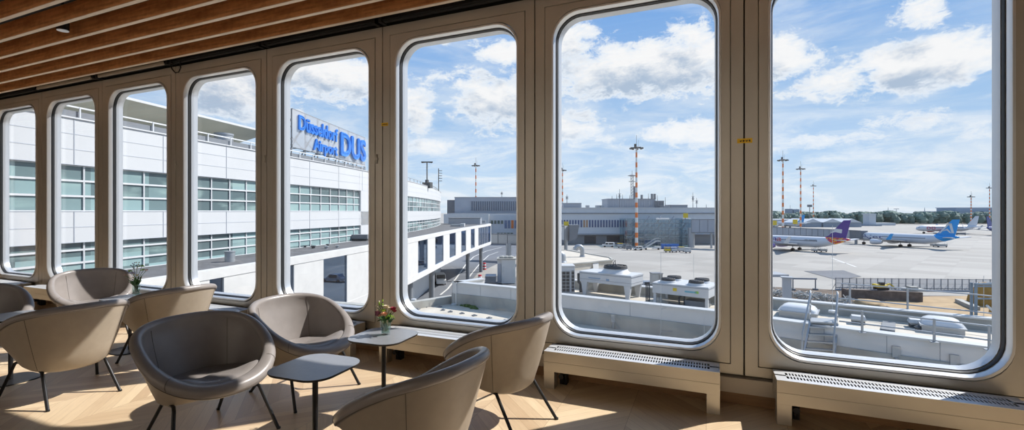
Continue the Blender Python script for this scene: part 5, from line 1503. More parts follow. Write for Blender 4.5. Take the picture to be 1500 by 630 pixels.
ret = MB(); wall_run(ret, RET, ZCOP-.06, ZCOP, -.05, .38); ret.build('return_coping', white_metal, tw, world=True)
cb = MB(); CUR = [left_far, (c0.x,c0.y), (c1.x,c1.y)]
wall_run(cb, CUR, ZROOF, EYE-4.6, -.0, .45)
tag(cb.build('roof_kerb', stain_wall, world=True), 'low pale kerb edging the roof where the road drops away below the walkway', 'kerb')
# upper roof between the parapets
up = MB(); up.prism([(NP[0][0]-.02,NP[0][1]+.1)] + [(p[0],p[1]) for p in wshift(NP,.3)][1:] + list(reversed(RPAR)) + [(rp1.x+.3, rp1.y)], GZ, ZR2)
struct(up.build('upper_roof', roof_white))
rw = thing('rear_parapet', 'farther white parapet behind the cooling units and skylights', 'parapet', (3, 19, ZR2))
m_ = MB(); wall_run(m_, RPAR, ZR2, ZCOP-.06, 0, .3); m_.build('wall', stain_wall, rw, world=True)
m_ = MB(); wall_run(m_, RPAR, ZCOP-.06, ZCOP, -.06, .36); m_.build('coping', white_metal, rw, world=True)

# square pavers and moss on the roof
for i, (px, py) in enumerate(((624.7,450),(644,450),(649,454.5),(660,457),(677,459.6),(695,462.7),(716.7,466.4),(740,470),(612,453.5))):
    a = at_z(px, py, ZROOF); m_ = MB(); m_.box(-.10,.10,-.10,.10,0,.04); m_.box(-.04,.04,-.04,.04,.04,.07)
    o = m_.build('roof_paver', grey_mid); o.location = a; o.rotation_euler = (0,0,.2*i)
    tag(o, ('back left','back right','third','fourth','fifth','sixth','seventh','rightmost','leftmost')[i] + ' small square paver in the row across the pale lower roof', 'paver', 'pavers on the lower roof')
mm_ = MB(); rnd = random.Random(5)
for i in range(260):
    t = rnd.random(); px = 664+ 32*t + rnd.uniform(-3,3); py = 441 + 9*t + rnd.uniform(-3,3.5)
    a = at_z(px, py, ZROOF); mm_.ball((a.x,a.y,ZROOF+.02), rnd.uniform(.05,.16), rnd.uniform(.05,.16), rnd.uniform(.03,.14), 6, 4, .3)
tag(mm_.build('moss_patch', moss_m), 'green moss growing in the roof corner by the parapet', 'moss', None, 'stuff')

def obox(mb, o, u0, u1, d0, d1, z0, z1, U=None, D_=None):
    U = U or rgt; D_ = D_ or fwd
    P_ = lambda d, z: [o+U*u0+D_*d+uz*z, o+U*u1+D_*d+uz*z]
    a, b = P_(d0,z0); c, d = P_(d1,z0); e, f = P_(d0,z1); g, h = P_(d1,z1)
    return mb.add([a,b,d,c,e,f,h,g], [(0,1,2,3),(4,5,6,7),(0,1,5,4),(1,2,6,5),(2,3,7,6),(3,0,4,7)])
UW = Vector((.985,-.17,0)).normalized(); DW = Vector((.17,.985,0)).normalized()    # along / across the roof parapets
def fan(mb_ring, mb_grill, c, rad, h):
    mb_ring.lathe([(rad*1.06,0),(rad*1.0,h),(rad*.95,h),(rad*.9,.02)], tuple(c), 24)
    for i in range(12):
        a = 2*PI*i/12; mb_grill.bar(c+uz*h*.95, c+uz*h*.95+Vector((math.cos(a)*rad, math.sin(a)*rad, 0)), .025)
    for q in (.35,.65,.98): mb_grill.tube([c+uz*h*.95+Vector((math.cos(2*PI*i/20)*rad*q, math.sin(2*PI*i/20)*rad*q, 0)) for i in range(21)], .016, 5)
    for i in range(5):
        a = 2*PI*i/5; mb_grill.bar(c+uz*h*.4, c+uz*h*.4+Vector((math.cos(a)*rad*.9, math.sin(a)*rad*.9, .03)), .16, .02)
fan_dark = mat('fan_grille', (.05,.055,.06,1), .5)
unit_w = mat('unit_white', (.60,.62,.64,1), .45, noise=.03, scale=2)
# first dry cooler, on tapered legs
o = at_z(856, 431.5, ZR2); e = at_z(919, 440, ZR2); U1 = (e-o).normalized(); D1 = Vector((-U1.y,U1.x,0)); L1 = (e-o).length
ck = thing('roof_chiller', 'long white cooling unit on tapered legs with one round fan on top', 'cooling unit', tuple(o))
hb, ht = .66, 1.18
m_ = MB(); obox(m_, o, -.25, L1+.22, -.05, 1.25, hb, ht, U1, D1); m_.build('casing', unit_w, ck, bevel=.015, world=True)
m_ = MB(); obox(m_, o, -.27, L1+.24, -.07, 1.27, ht-.10, ht-.07, U1, D1); obox(m_, o, -.26, L1+.23, -.06, 1.26, hb+.14, hb+.155, U1, D1); m_.build('casing_seams', joint_g, ck, world=True)
for u in (0, L1):
    for d in (.05, 1.15):
        m_ = MB(); b0 = o+U1*u+D1*d
        m_.loft([[b0+U1*-.08-D1*.06, b0+U1*.08-D1*.06, b0+U1*.08+D1*.06, b0-U1*.08+D1*.06],[b0+U1*-.17-D1*.09+uz*hb, b0+U1*.17-D1*.09+uz*hb, b0+U1*.17+D1*.09+uz*hb, b0-U1*.17+D1*.09+uz*hb]], cap0=True, cap1=True)
        m_.build('leg', unit_w, ck, world=True)
ring_, gril = MB(), MB(); cf = o+U1*(L1*.60)+D1*.62+uz*ht
m_ = MB(); m_.lathe([(.72,0),(.62,.10),(.56,.22)], tuple(cf), 24); m_.build('fan_collar', unit_w, ck, smooth=True, world=True)
fan(ring_, gril, cf+uz*.22, .56, .13); ring_.build('fan_ring', fan_dark, ck, smooth=True, world=True); gril.build('fan_grille', fan_dark, ck, world=True)
m_ = MB()
for k, s_ in enumerate((0,.12,.24)):
    b0 = o+U1*(-.42-s_*.5)+D1*.25
    m_.tube([b0+uz*1.0+U1*.2, b0+uz*1.0, b0+uz*.55, b0+uz*.45+U1*.12, b0+uz*(.05)+U1*.12], .035, 8)
m_.build('pipes', grey_dark, ck, smooth=True, world=True)
m_ = MB()
for q in range(9): obox(m_, o, .28+.075*q, .33+.075*q, -.056, -.049, ht-.32, ht-.26, U1, D1)
obox(m_, o, 1.25, 1.42, -.056, -.049, ht-.36, ht-.26, U1, D1); m_.build('maker_marks', mat('pale_blue_print', (.22,.34,.50,1), .5), ck, world=True)
m_ = MB(); b0 = o+U1*(L1*.62)+D1*.5+uz*(ht+.3); m_.tube([b0-U1*.1, b0-U1*.1+uz*.2, b0+uz*.32, b0+uz*.05], .02, 6); m_.build('lifting_hook', fan_dark, ck, world=True)

# second dry cooler with four fans
o = at_z(957, 445, ZR2); e = at_z(1035, 455, ZR2); U1 = (e-o).normalized(); D1 = Vector((-U1.y,U1.x,0)); L1 = (e-o).length
c2 = thing('roof_chiller', 'white cooling unit with four fans and a yellow sticker', 'cooling unit', tuple(o))
hb, ht = .50, .98
m_ = MB(); obox(m_, o, -.05, L1+.08, 0, 1.7, hb, ht, U1, D1); m_.build('casing', unit_w, c2, bevel=.015, world=True)
m_ = MB(); obox(m_, o, -.07, L1+.10, -.02, 1.72, ht-.09, ht-.06, U1, D1); m_.build('casing_seams', joint_g, c2, world=True)
for u in (.04, L1-.02):
    for d in (.08, 1.6):
        m_ = MB(); obox(m_, o, u-.05, u+.07, d-.05, d+.05, 0, hb, U1, D1); m_.build('leg', unit_w, c2, world=True)
for u in (L1*.22, L1*.76):
    for d in (.45, 1.28):
        ring_, gril = MB(), MB(); fan(ring_, gril, o+U1*u+D1*d+uz*(ht+.08), .31, .10); fo = ring_.build('fan_ring', fan_dark, c2, smooth=True, world=True)
        m_ = MB(); m_.lathe([(.37,0),(.33,.09)], tuple(o+U1*u+D1*d+uz*ht), 20); m_.build('fan_collar', unit_w, c2, smooth=True, world=True)
        gril.build('fan_grille', fan_dark, c2, world=True)
lg = mat('sticker_green', (.35,.62,.12,1), .5); tl_ = mat('sticker_teal', (.10,.48,.62,1), .5)
m_ = MB(); obox(m_, o, L1*.385, L1*.385+.17, -.012, -.004, ht-.30, ht-.16, U1, D1); m_.build('warning_sticker', yellow_p, c2, world=True)
m_ = MB(); obox(m_, o, L1*.80, L1*.80+.14, -.012, -.004, ht-.31, ht-.21, U1, D1); m_.build('green_sticker', lg, c2, world=True)
m_ = MB()
for q in range(8): obox(m_, o, L1*.61+.065*q, L1*.61+.065*q+.045, -.012, -.004, ht-.30, ht-.23, U1, D1)
m_.build('maker_marks', tl_, c2, world=True)
m_ = MB(); obox(m_, o, L1*.58, L1*.96, .2, .9, -.02, .30, U1, D1); m_.build('base_block', grey_mid, c2, world=True)
m_ = MB()
for k in range(3):
    b0 = o+U1*(-.30-.08*k)+D1*.3; m_.tube([b0+uz*.8+U1*.3, b0+uz*.8, b0+uz*.02], .03, 8)
m_.tube([o+U1*1.1+uz*.03+D1*.2, o+U1*1.1+uz*.4+D1*.2, o+U1*1.25+uz*.5+D1*.2], .04, 8); m_.tube([o+U1*1.3+uz*.03+D1*.3, o+U1*1.3+uz*.5+D1*.3], .035, 8); m_.tube([o+U1*.6+uz*.06+D1*.3, o+U1*1.6+uz*.06+D1*.1], .035, 8)
m_.build('pipes', grey_dark, c2, smooth=True, world=True)
# small cabinet behind
o = at_z(963, 421.5, ZR2); z_ = (o-Vector((0,-DIST,EYE))).dot(fwd)
r = thing('roof_cabinet', 'small upright grey cabinet between the two cooling units', 'cabinet', tuple(o))
m_ = MB(); h_ = hy(401.5, z_)-ZR2; obox(m_, o, -.27, .05, 0, .5, 0, h_); obox(m_, o, .06, .30, .02, .5, 0, h_*.98); m_.build('casing', steel, r, world=True)
m_ = MB(); obox(m_, o, -.29, .32, -.02, .54, h_, h_+.04); m_.build('lid', grey_mid, r, world=True)
m_ = MB(); [obox(m_, o, .09, .27, .008, .02, h_*(.15+.1*q), h_*(.19+.1*q)) for q in range(8)]; m_.build('louvres', grey_dark, r, world=True)

# condenser with dark grid faces at left of the second window
o = at_z(818, 430, ZR2); z_ = (o-Vector((0,-DIST,EYE))).dot(fwd); s_ = z_/F
r = thing('condenser_unit', 'white condenser with dark gridded faces at left of the second window', 'condenser', tuple(o))
h_ = hy(391, z_)-ZR2
m_ = MB(); obox(m_, o, -.9, 24*s_, 0, .9, 0, h_); m_.build('casing', unit_w, r, bevel=.02, world=True)
m_ = MB(); obox(m_, o, -.8, 16.5*s_, -.02, .0, h_*.06, h_*.83); obox(m_, o, 19.2*s_, 23*s_, -.02, 0, h_*.08, h_*.86); m_.build('coil_face', fan_dark, r, world=True)
m_ = MB()
for q in range(8): x = -.8+ (16.5*s_+.8)*q/7; obox(m_, o, x-.012, x+.012, -.035, -.02, h_*.06, h_*.83)
for q in range(7): zz_ = h_*(.06+.77*q/6); obox(m_, o, -.8, 16.5*s_, -.035, -.02, zz_-.012, zz_+.012); obox(m_, o, 19.2*s_, 23*s_, -.035, -.02, zz_-.012, zz_+.012)
m_.build('coil_guard', steel, r, world=True)
m_ = MB(); obox(m_, o, -.92, 24.5*s_, -.03, .93, h_, h_+.06); m_.build('top_cover', white_metal, r, world=True)

# farther annex with roof ducts
r = thing('roof_annex', 'white flat-roofed annex with slanted buttresses behind the cooling units', 'annex', tuple(pxd(860, 34, ZR2-2)))
RA = EYE - 3.98
q = [at_z(x, y, RA) for x, y in ((780,393),(897.5,381),(893.5,377.5),(830,366.5),(780,370))]
m_ = MB(); m_.prism([(p.x,p.y) for p in q], RA-.5, RA-.02); m_.build('roof', roof_white, r, world=True)
m_ = MB(); m_.prism([(p.x,p.y) for p in q], GZ, RA-.5); m_.build('wall', white_r, r, world=True)
m_ = MB()
for p, n_ in zip(q, q[1:]+q[:1]): m_.bar(p, n_, .16, .1)
m_.build('roof_edge', stain_wall, r, world=True)
m_ = MB(); a = q[0] + (q[1]-q[0])*.72; b = q[0] + (q[1]-q[0])*.80; dn = -fwd*.9
m_.loft([[a, b, b-uz*1.6+(b-a)*-.12+dn*.6, a-uz*1.6+(b-a)*.12+dn*.6],[a+fwd*.2, b+fwd*.2, b-uz*1.6+fwd*.2, a-uz*1.6+fwd*.2]], cap0=True, cap1=True); m_.build('buttress', white_r, r, world=True)
for px, py0, py1, w_, lab in ((822.5,366.5,384,6.5,'fat grey gooseneck duct at left edge of the second window'),(853,357.5,376,3.2,'slimmer grey pipe elbow rising from the annex roof')):
    b0 = at_z(px, py1, RA); z_ = (b0-Vector((0,-DIST,EYE))).dot(fwd); hh = hy(py0, z_)-RA; rd_ = w_*z_/F
    m_ = MB(); pts = [b0+uz*-.05, b0+uz*hh*.5]
    for i in range(1,9): a = PI*i/8; pts.append(b0+uz*(hh*.5+ (hh*.5-rd_)*math.sin(a)) + rgt*(-(hh*.5)*(1-math.cos(a))*.55))
    m_.tube(pts, rd_, 14); m_.cyl(b0-uz*.02, b0+uz*.12, rd_*1.3, rd_*1.1, 14)
    tag(m_.build('gooseneck_duct', steel, smooth=True, world=True), lab, 'duct')

# white cabinet with dark door beyond the parapet corner
o = pxd(728, 29, EYE-4.55); s_ = 29/F
r = thing('plant_cabinet', 'tall white plant cabinet with a dark side panel beyond the parapet corner', 'cabinet', tuple(o))
h_ = hy(380.5, 29) - o.z
m_ = MB(); obox(m_, o, 6.5*s_, 27*s_, 0, 1.0, 0, h_); obox(m_, o, .5*s_, 6.5*s_, .08, 1.0, 0, h_); m_.build('casing', white_r, r, bevel=.01, world=True)
m_ = MB(); obox(m_, o, .8*s_, 6.2*s_, .06, .08, h_*.03, h_*.82); m_.build('dark_panel', grey_clad, r, world=True)
m_ = MB(); obox(m_, o, 7.2*s_, 10.5*s_, -.06, 0, h_*.48, h_*.72); m_.build('control_box', white_metal, r, world=True)
m_ = MB(); obox(m_, o, -.2*s_, 28*s_, -.05, 1.05, h_, h_+.07); [m_.lathe([(.16,0),(.22,.05),(.2,.12),(.04,.16)], tuple(o+rgt*s_*u+fwd*.4+uz*(h_+.06)), 12) for u in (8,14,20)]; m_.build('roof_cap', stain_wall, r, world=True)
o = pxd(711, 28.5, EYE-4.4)
r = thing('duct_box', 'low grey duct box left of the tall white plant cabinet', 'duct', tuple(o))
m_ = MB(); obox(m_, o, 0, 15*28.5/F, 0, .9, 0, hy(405.5,28.5)-o.z); m_.build('casing', grey_mid, r, world=True)
m_ = MB(); obox(m_, o, -.02, 15.2*28.5/F, -.03, .94, hy(405.5,28.5)-o.z, hy(405.5,28.5)-o.z+.05); m_.build('lid', joint_g, r, world=True)
# deck that carries them
dk2 = MB(); dk2.prism([(p.x,p.y) for p in (at_z(703,418,EYE-4.6), at_z(790,431,EYE-4.6), at_z(800,408,EYE-4.6), at_z(712,404,EYE-4.6))], GZ, EYE-4.58)
tag(dk2.build('roof_terrace', gravel), 'small grey roof terrace under the plant cabinet beyond the parapet', 'roof')

# skylight domes, fan boxes and hatch on the upper roof
dome_m = mat('dome_white', (.72,.74,.76,1), .3)
def dome(px0, px1, py, lab, dep=1.05):
    a = at_z(px0, py, ZR2); b = at_z(px1, py+ (px1-px0)*.12, ZR2); U1 = (b-a).normalized(); D1 = Vector((-U1.y,U1.x,0)); L = (b-a).length
    r = thing('skylight_dome', lab, 'skylight', tuple(a), 0, 'skylight domes on the upper roof')
    m_ = MB(); obox(m_, a, 0, L, 0, dep, 0, .20, U1, D1); obox(m_, a, -.05, L+.05, -.05, dep+.05, .20, .26, U1, D1); m_.build('kerb', steel, r, world=True)
    m_ = MB(); loops = []
    for f, z in ((1,.26),(.96,.33),(.85,.41),(.65,.47),(.35,.50),(.05,.51)):
        c = a+U1*L/2+D1*dep/2; loops.append([c+U1*p[0]*f+D1*p[1]*f+uz*z for p in rr(L, dep, .22, n=5)])
    m_.loft(loops, cap1=True); m_.build('dome', dome_m, r, smooth=True, world=True)
dome(1141, 1196, 463.5, 'white skylight dome left of the roof ladder')
dome(1350, 1414, 486, 'white skylight dome right of the roof ladder, beside the fan boxes')
for i, (px, py) in enumerate(((1257,474),(1342.5,479.5))):
    a = at_z(px, py, ZR2); r = thing('roof_fan', ('small roof fan box just right of the ladder','small roof fan box left of the right skylight dome')[i], 'fan', tuple(a), -.17, 'roof fan boxes')
    MB().box(-.20,.20,-.18,.18,0,.10).build('base', grey_dark, r)
    m_ = MB(); m_.loft([[(-.18,-.16,.10),(.18,-.16,.10),(.18,.16,.10),(-.18,.16,.10)],[(-.24,-.22,.18),(.24,-.22,.18),(.24,.22,.18),(-.24,.22,.18)],[(-.20,-.18,.30),(.20,-.18,.30),(.20,.18,.30),(-.20,.18,.30)]], cap0=True, cap1=True); m_.build('hood', white_metal, r)
a = at_z(1347, 484.5, ZR2); m_ = MB(); m_.lathe([(.12,0),(.12,.1),(.16,.12),(.05,.2)], tuple(a), 12); tag(m_.build('roof_outlet', grey_dark, world=True, smooth=True), 'tiny dark roof outlet in front of the second fan box', 'outlet')
qd = [at_z(x, y, ZR2+.02) for x, y in ((1290,483),(1311,486),(1312,474),(1293,471.5))]
m_ = MB(); m_.prism([(p.x,p.y) for p in qd], ZR2, ZR2+.06); tag(m_.build('roof_hatch', grey_mid, world=True), 'flat dark square hatch between the two fan boxes', 'hatch')
a = at_z(1218, 459.5, ZR2); m_ = MB(); m_.box(a.x-.25,a.x+.25,a.y-.2,a.y+.2,ZR2,ZR2+.18); m_.box(a.x-.12,a.x+.12,a.y-.1,a.y+.1,ZR2+.18,ZR2+.3)
tag(m_.build('concrete_block', grey_mid, world=True), 'grey concrete foot of the thin lightning rod behind the ladder', 'block')

# step-over ladder across the near parapet
base_l = pxd(1174, 14.75, ZROOF); base_r = pxd(1221, 14.55, ZROOF)
top_l = pxd(1187, 15.35, ZCOP+.05); top_r = pxd(1227, 15.15, ZCOP+.05)
ld = thing('roof_ladder', 'grey step-over ladder with tall handrails crossing the near parapet', 'ladder', tuple((base_l+base_r)/2))
dvec = DW*.85
for b0, t0 in ((base_l, top_l), (base_r, top_r)):
    m_ = MB(); m_.bar(b0, t0, .05, .10); hr = 1.02
    m_.tube([b0+uz*.1-DW*.02, b0+uz*.9-DW*.05+ (t0-b0)*.1, t0+uz*(hr-.08)-DW*.02, t0+uz*hr+DW*.08, t0+uz*hr+DW*.25, t0+uz*(hr-.1)+DW*.33, t0+DW*.55-uz*.2], .028, 8)
    for f in (.25,.55,.8): m_.bar(t0+uz*hr*f, t0+uz*hr*f+DW*.36, .035)
    m_.bar(t0+DW*.5, t0+DW*.7-uz*.85, .05, .09)
    m_.build('side_rail', steel, ld, smooth=True, world=True)
for q in range(6):
    f = (q+.35)/6.0; a = base_l+(top_l-base_l)*f; b = base_r+(top_r-base_r)*f
    m_ = MB(); m_.loft([[a-DW*.09, a+DW*.09, a+DW*.09+uz*.035, a-DW*.09+uz*.035],[b-DW*.09, b+DW*.09, b+DW*.09+uz*.035, b-DW*.09+uz*.035]], cap0=True, cap1=True); m_.build('step', steel, ld, world=True)
m_ = MB(); m_.loft([[top_l-DW*.05, top_l+DW*.62, top_l+DW*.62+uz*.05, top_l-DW*.05+uz*.05],[top_r-DW*.05, top_r+DW*.62, top_r+DW*.62+uz*.05, top_r-DW*.05+uz*.05]], cap0=True, cap1=True); m_.build('platform', steel, ld, world=True)

# handrails along the parapets
def rail_run(poly_px, posts, lab, zbase, hgt, rails=(1.0,.5), rr_=.024):
    P_ = [at_z(x, y, zbase) for x, y in poly_px]
    r = thing('roof_railing', lab, 'railing', tuple(P_[0]))
    for f in rails: MB().tube([p+uz*hgt*f for p in P_], rr_, 8).build('rail', steel, r, smooth=True, world=True)
    for x, y in posts:
        a = at_z(x, y, zbase); m_ = MB(); m_.cyl(a, a+uz*(hgt+.03), .035, n=8); m_.box(a.x-.09,a.x+.09,a.y-.09,a.y+.09,a.z,a.z+.02); m_.build('post', steel, r, smooth=True, world=True)
rail_run([(1232,451.5),(1300,458.5),(1330,462),(1428,473),(1475,479)], [(1245,453),(1329.5,462)], 'pipe railing along the rear parapet with two tall posts', ZCOP-.25, 1.02, (1.0,.40))
rail_run([(1229,483),(1300,492),(1400,506),(1475,517)], [(1263,487.5),(1368.5,501.5),(1449,513)], 'low pipe railing along the near parapet right of the ladder', ZCOP+.0-.05, .66, (1.0,.42))
# access stair at the right frame
o = at_z(1430, 478, ZR2); z_ = (o-Vector((0,-DIST,EYE))).dot(fwd); s_ = z_/F
r = thing('access_stair', 'blue-grey steel stair frame and handrails at the right edge of the window', 'stairs', tuple(o))
bl = mat('blue_grey_steel', (.22,.29,.36,1), .45, .3)
X = lambda px, py, d=0: o + rgt*(px-1430)*s_ + fwd*d + uz*(hy(py,z_)-ZR2)
m_ = MB()
for px, d in ((1429.5,0),(1433,.25)): m_.bar(X(px,415.5,d), X(px,480,d), .07)
for py in (416.5,419.5,437.5): m_.bar(X(1428,py), X(1480,py+.3), .05)
m_.bar(X(1428,416,0), X(1480,416.4,.3), .06)
m_.build('frame', bl, r, world=True)
m_ = MB()
m_.bar(X(1433,445,-.3), X(1462,470,-.3), .06); m_.bar(X(1436,468,-.3), X(1464,494,-.3), .06); m_.bar(X(1461.5,460,-.35), X(1461.5,500,-.35), .06); m_.bar(X(1450,458,-.3), X(1450,500,-.3), .05)
m_.build('handrail', white_metal, r, world=True)
m_ = MB()
for q in range(6): a = X(1440+5*q, 474+4.2*q, -.1); m_.loft([[a-rgt*.14, a+rgt*.14, a+rgt*.14+uz*.03, a-rgt*.14+uz*.03],[a-rgt*.14+fwd*.7, a+rgt*.14+fwd*.7, a+rgt*.14+fwd*.7+uz*.03, a-rgt*.14+fwd*.7+uz*.03]], cap0=True, cap1=True)
m_.build('treads', steel, r, world=True)

# thin lightning rods and conduits
def rod(pts, lab, rad=.0075, foot=True):
    m_ = MB(); m_.tube(pts, rad, 6)
    if foot: m_.lathe([(.14,0),(.14,.07),(.03,.1)], tuple(pts[0]), 12)
    tag(m_.build('lightning_rod', white_metal, world=True, smooth=True), lab, 'rod', 'thin lightning rods on the roofs')
def rodpx(px, py, top, zb, lab): 
    a = at_z(px, py, zb); z_ = (a-Vector((0,-DIST,EYE))).dot(fwd); rod([a, Vector((a.x,a.y,hy(top,z_)))], lab)
a = at_z(961.7, 498, ZROOF); z_ = (a-Vector((0,-DIST,EYE))).dot(fwd); b = pxd(968, z_+.4, 0); 
rod([a, a+uz*.05+(Vector((b.x,b.y,a.z))-a)*.7, Vector((b.x,b.y,hy(489,z_))), Vector((b.x,b.y,hy(372,z_)))], 'thin white rod in front of the four-fan cooling unit, bent at its foot')
m_ = MB(); c_ = Vector((b.x,b.y,hy(456,z_))); m_.bar(c_, c_+rgt*.24+fwd*.1+uz*.03, .02); m_.bar(Vector((b.x,b.y,hy(490,z_))), Vector((b.x,b.y,hy(490,z_)))+rgt*.5+uz*.02, .03)
tag(m_.build('rod_bracket', steel, world=True), 'small bracket holding the thin rod to the parapet below the four-fan unit', 'bracket')
rodpx(1031.5, 503, 458, ZROOF, 'short white rod at the lower right corner of the second window')
rodpx(1219.5, 457.5, 330, ZR2+.3, 'tall hair-thin rod rising behind the ladder handrail')
rodpx(1441, 478, 404, ZR2, 'thin rod in front of the panel fence near the right frame')
rodpx(1016, 424, 372, ZR2, 'hair-thin rod behind the four-fan cooling unit')
rodpx(822.5, 466, 405, ZROOF, 'thin rod in front of the gridded condenser')
rodpx(664.5, 447, 407, ZROOF, 'thin white rod at the outer corner of the parapet')
rodpx(606, 440, 424, EYE-4.6, 'short white post on the kerb above the road')

# ---------------------------------------------------------------- works area between roof and apron, right window
z1 = 87
fe = thing('panel_fence', 'long grey framed panel fence on the apron beyond the railings', 'fence', tuple(pxd(1224, z1, GZ)))
zl = lambda px: z1 - (px-1224)*.008
N_ = 26
pf, ps = MB(), MB()
fence_glass = meshmat('fence_mesh', (.52,.53,.55,1), .55)
for i in range(N_):
    p0, p1 = 1224+10.3*i, 1224+10.3*(i+1)
    a, b = pxd(p0, zl(p0), GZ), pxd(p1, zl(p1), GZ)
    m_ = MB(); m_.loft([[a+uz*.45, b+uz*.45, b+uz*2.2, a+uz*2.2],[a+uz*.45+fwd*.03, b+uz*.45+fwd*.03, b+uz*2.2+fwd*.03, a+uz*2.2+fwd*.03]], cap0=True, cap1=True); m_.build('mesh_panel', fence_glass, fe, world=True)
    m_ = MB(); m_.bar(a, a+uz*2.3, .10); m_.bar(a+uz*1.2+fwd*.02, a+fwd*.9, .06); m_.build('post', grey_mid, fe, world=True)
for h_, w_ in ((.42,.16),(1.3,.04),(2.22,.07)):
    MB().bar(pxd(1224,z1,GZ+h_), pxd(1224+10.3*N_, zl(1224+10.3*N_), GZ+h_), w_).build('rail', grey_mid, fe, world=True)
MB().bar(pxd(1224,z1-.2,GZ+.12), pxd(1224+10.3*N_, zl(1224+10.3*N_)-.2, GZ+.12), .5, .24).build('base_beam', grey_clad, fe, world=True)
ms = MB()
for q, mt in (((1290,444),(1310,436.5),(1356,434.5),(1420,433.5),(1500,436),(1500,470),(1330,462)),0),:
    pts = [at_z(x, y, GZ+.05) for x, y in q]; ms.add(pts, [tuple(range(len(pts)))])
struct(ms.build('sand_ground', sand))
ms = MB(); pts = [at_z(x, y, GZ+.04) for x, y in ((1100,418),(1127,420),(1210,424),(1350,433),(1500,434),(1500,446),(1330,470),(1100,440))]; ms.add(pts, [tuple(range(len(pts)))]); struct(ms.build('earth_ground', earth))
ms = MB(); pts = [at_z(x, y, GZ+.06) for x, y in ((1178,397),(1236,396),(1262,405),(1226,410))]; ms.add(pts, [tuple(range(len(pts)))]); struct(ms.build('dark_ground_patch', apron_edge))  # darker patch laid on the apron
def mound(px, py, w_, h_, lab, m=sand):
    a = at_z(px, py, GZ); mb = MB(); mb.ball((a.x,a.y,GZ), w_, w_*.8, h_, 14, 8, .12); tag(mb.build('sand_heap', m, smooth=True), lab, 'heap')
mound(1446, 447, 2.3, 3.6, 'tall ochre sand heap at the right frame behind the stair', mat('ochre_heap', (.42,.24,.06,1), .95, noise=.3, scale=1))
mound(1272, 446, 2.2, .8, 'small sand heap behind the middle of the rear railing')
mound(1464, 460, 1.2, 1.3, 'small ochre heap at the very right edge of the window', MATS['ochre_heap'])
zz = gz(443); cw = MB(); a = pxd(1240, zz+3, GZ); b = pxd(1352, zz, GZ); c = pxd(1300, zz+9, GZ)
obox(cw, a, 0, (b-a).length, 0, 1.2, 0, 1.6, (b-a).normalized(), fwd)
tag(cw.build('trench_wall', mat('trench_brown', (.16,.13,.115,1), .95, noise=.3, scale=1.5), world=True), 'dark brown retaining wall of the trench under the yellow digger', 'wall')
m_ = MB(); p0, p1 = at_z(1404,440.5,GZ+.3), at_z(1430,452,GZ+.3); m_.bar(p0, p1, .9, .6); tag(m_.build('concrete_beam', stain_wall, world=True), 'pale concrete beam lying across the sandy ground at right', 'beam')
# yellow digger
o = pxd(1295, zz+2, GZ+1.66); K = .58
dg = thing('excavator', 'small yellow excavator working on the trench behind the railing', 'excavator', tuple(o))
m_ = MB(); obox(m_, o, -1.6*K, 1.5*K, 0*K, .5*K, 0*K, .6*K); obox(m_, o, -1.6*K, 1.5*K, 1.5*K, 2.0*K, 0*K, .6*K); m_.build('tracks', tyre, dg, world=True)
m_ = MB(); obox(m_, o, -1.7*K, 1.2*K, 0*K, 2*K, .65*K, 1.35*K); obox(m_, o, -2.1*K, -1.0*K, .1*K, 1.9*K, .7*K, 1.6*K); m_.build('house', yellow_p, dg, bevel=.06, world=True)
m_ = MB(); obox(m_, o, -.9*K, .4*K, .1*K, 1.0*K, 1.35*K, 2.2*K); m_.build('cab', car_glass, dg, bevel=.05, world=True)
m_ = MB(); m_.bar(o+rgt*1.0*K+uz*1.1*K+fwd*1.2*K, o+rgt*2.6*K+uz*1.6*K+fwd*1.2*K, .2); m_.bar(o+rgt*2.6*K+uz*1.6*K+fwd*1.2*K, o+rgt*4.0*K+uz*.6*K+fwd*1.2*K, .16); m_.build('arm', yellow_p, dg, world=True)
m_ = MB(); obox(m_, o, 3.7*K, 4.5*K, .8*K, 1.6*K, .1*K, .7*K); m_.build('bucket', grey_dark, dg, bevel=.1, world=True)
m_ = MB(); a = pxd(1333, zz+1, GZ+1.63); obox(m_, a, 0, 2.6, 0, 1.8, 0, .35); obox(m_, a, .4, 1.6, .2, 1.2, .35, .7); tag(m_.build('timber_stack', stain_wall, world=True), 'pale stack of boards on the trench wall right of the excavator', 'boards')
# tangled grey wire roll along the trench
wr = MB(); rnd = random.Random(11)
for i in range(210):
    t = rnd.random(); px = 1118+126*t; py = 431+16*t+rnd.uniform(-2.5,2.5); a = at_z(px, py, GZ+.2); k = rnd.uniform(.5,1.1); 
    pts = [a+Vector((rnd.uniform(-k,k), rnd.uniform(-k,k), rnd.uniform(0,1.3))) for _ in range(4)]; wr.tube(pts, .06, 4)
tag(wr.build('wire_tangle', mat('pale_wire', (.50,.50,.48,1), .7)), 'tangled pale wire roll lying along the trench left of the digger', 'wire', None, 'stuff')
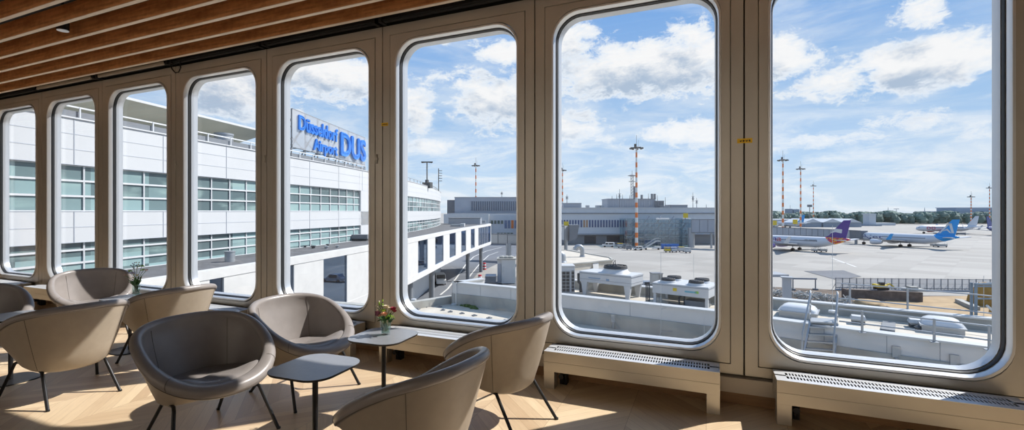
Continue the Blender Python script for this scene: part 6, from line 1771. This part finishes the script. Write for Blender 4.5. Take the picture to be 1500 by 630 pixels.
# blue-grey pillar and light shelters at the left of the right window
zz = gz(446); o = pxd(1152.5, 40, GZ); s_ = 40/F
r = thing('steel_pillar', 'blue-grey square pillar standing behind the left skylight dome', 'pillar', tuple(o))
m_ = MB(); m_.box(o.x-.32,o.x+.32,o.y-.32,o.y+.32,GZ,hy(407,40)); m_.build('shaft', grey_clad, r, world=True)
m_ = MB(); m_.box(o.x-.45,o.x+.45,o.y-.45,o.y+.45,hy(407,40),hy(405.4,40)); m_.build('cap', joint_g, r, world=True)
r = thing('shelter_roof', 'flat light canopy left of the blue-grey pillar', 'canopy', tuple(pxd(1130, 42, GZ)))
m_ = MB(); a = pxd(1085, 42, hy(404,42)); obox(m_, a, 0, 4.4, 0, 2.2, -.12, .1); m_.build('slab', joint_g, r, world=True)
m_ = MB(); a = pxd(1096, 42.6, GZ); m_.cyl(a, Vector((a.x,a.y,hy(404,42))), .12); m_.build('post', grey_clad, r, world=True)
hbz = gz(425); r = thing('height_barrier', 'low height barrier of two posts and a beam behind the ladder', 'barrier', tuple(pxd(1178, hbz, GZ)))
for px in (1161.5, 1194.5):
    a = pxd(px, hbz, GZ); t = Vector((a.x,a.y,hy(408,hbz))); m_ = MB(); m_.bar(a, t, .18); m_.box(a.x-.4,a.x+.4,a.y-.4,a.y+.4,GZ,GZ+.3); m_.build('post', grey_mid, r, world=True)
MB().bar(pxd(1160.5, hbz, hy(408,hbz)), pxd(1196, hbz, hy(408.6,hbz)), .3).build('beam', joint_g, r, world=True)
# painted lines on the apron
def apron_line(p, q, w_, lab):
    a, b = at_z(p[0],p[1],GZ+.03), at_z(q[0],q[1],GZ+.03); d = (b-a).normalized(); s_ = Vector((-d.y,d.x,0))*w_/2
    m_ = MB(); m_.add([a-s_,b-s_,b+s_,a+s_],[(0,1,2,3)]); tag(m_.build('apron_marking', paint_w), lab, 'marking')
apron_line((1218,378), (1254,391), .5, 'white painted line on the apron below the purple-tailed plane')
apron_line((1225,383), (1240,386), .4, 'short white apron line beside the longer one under the purple tail')
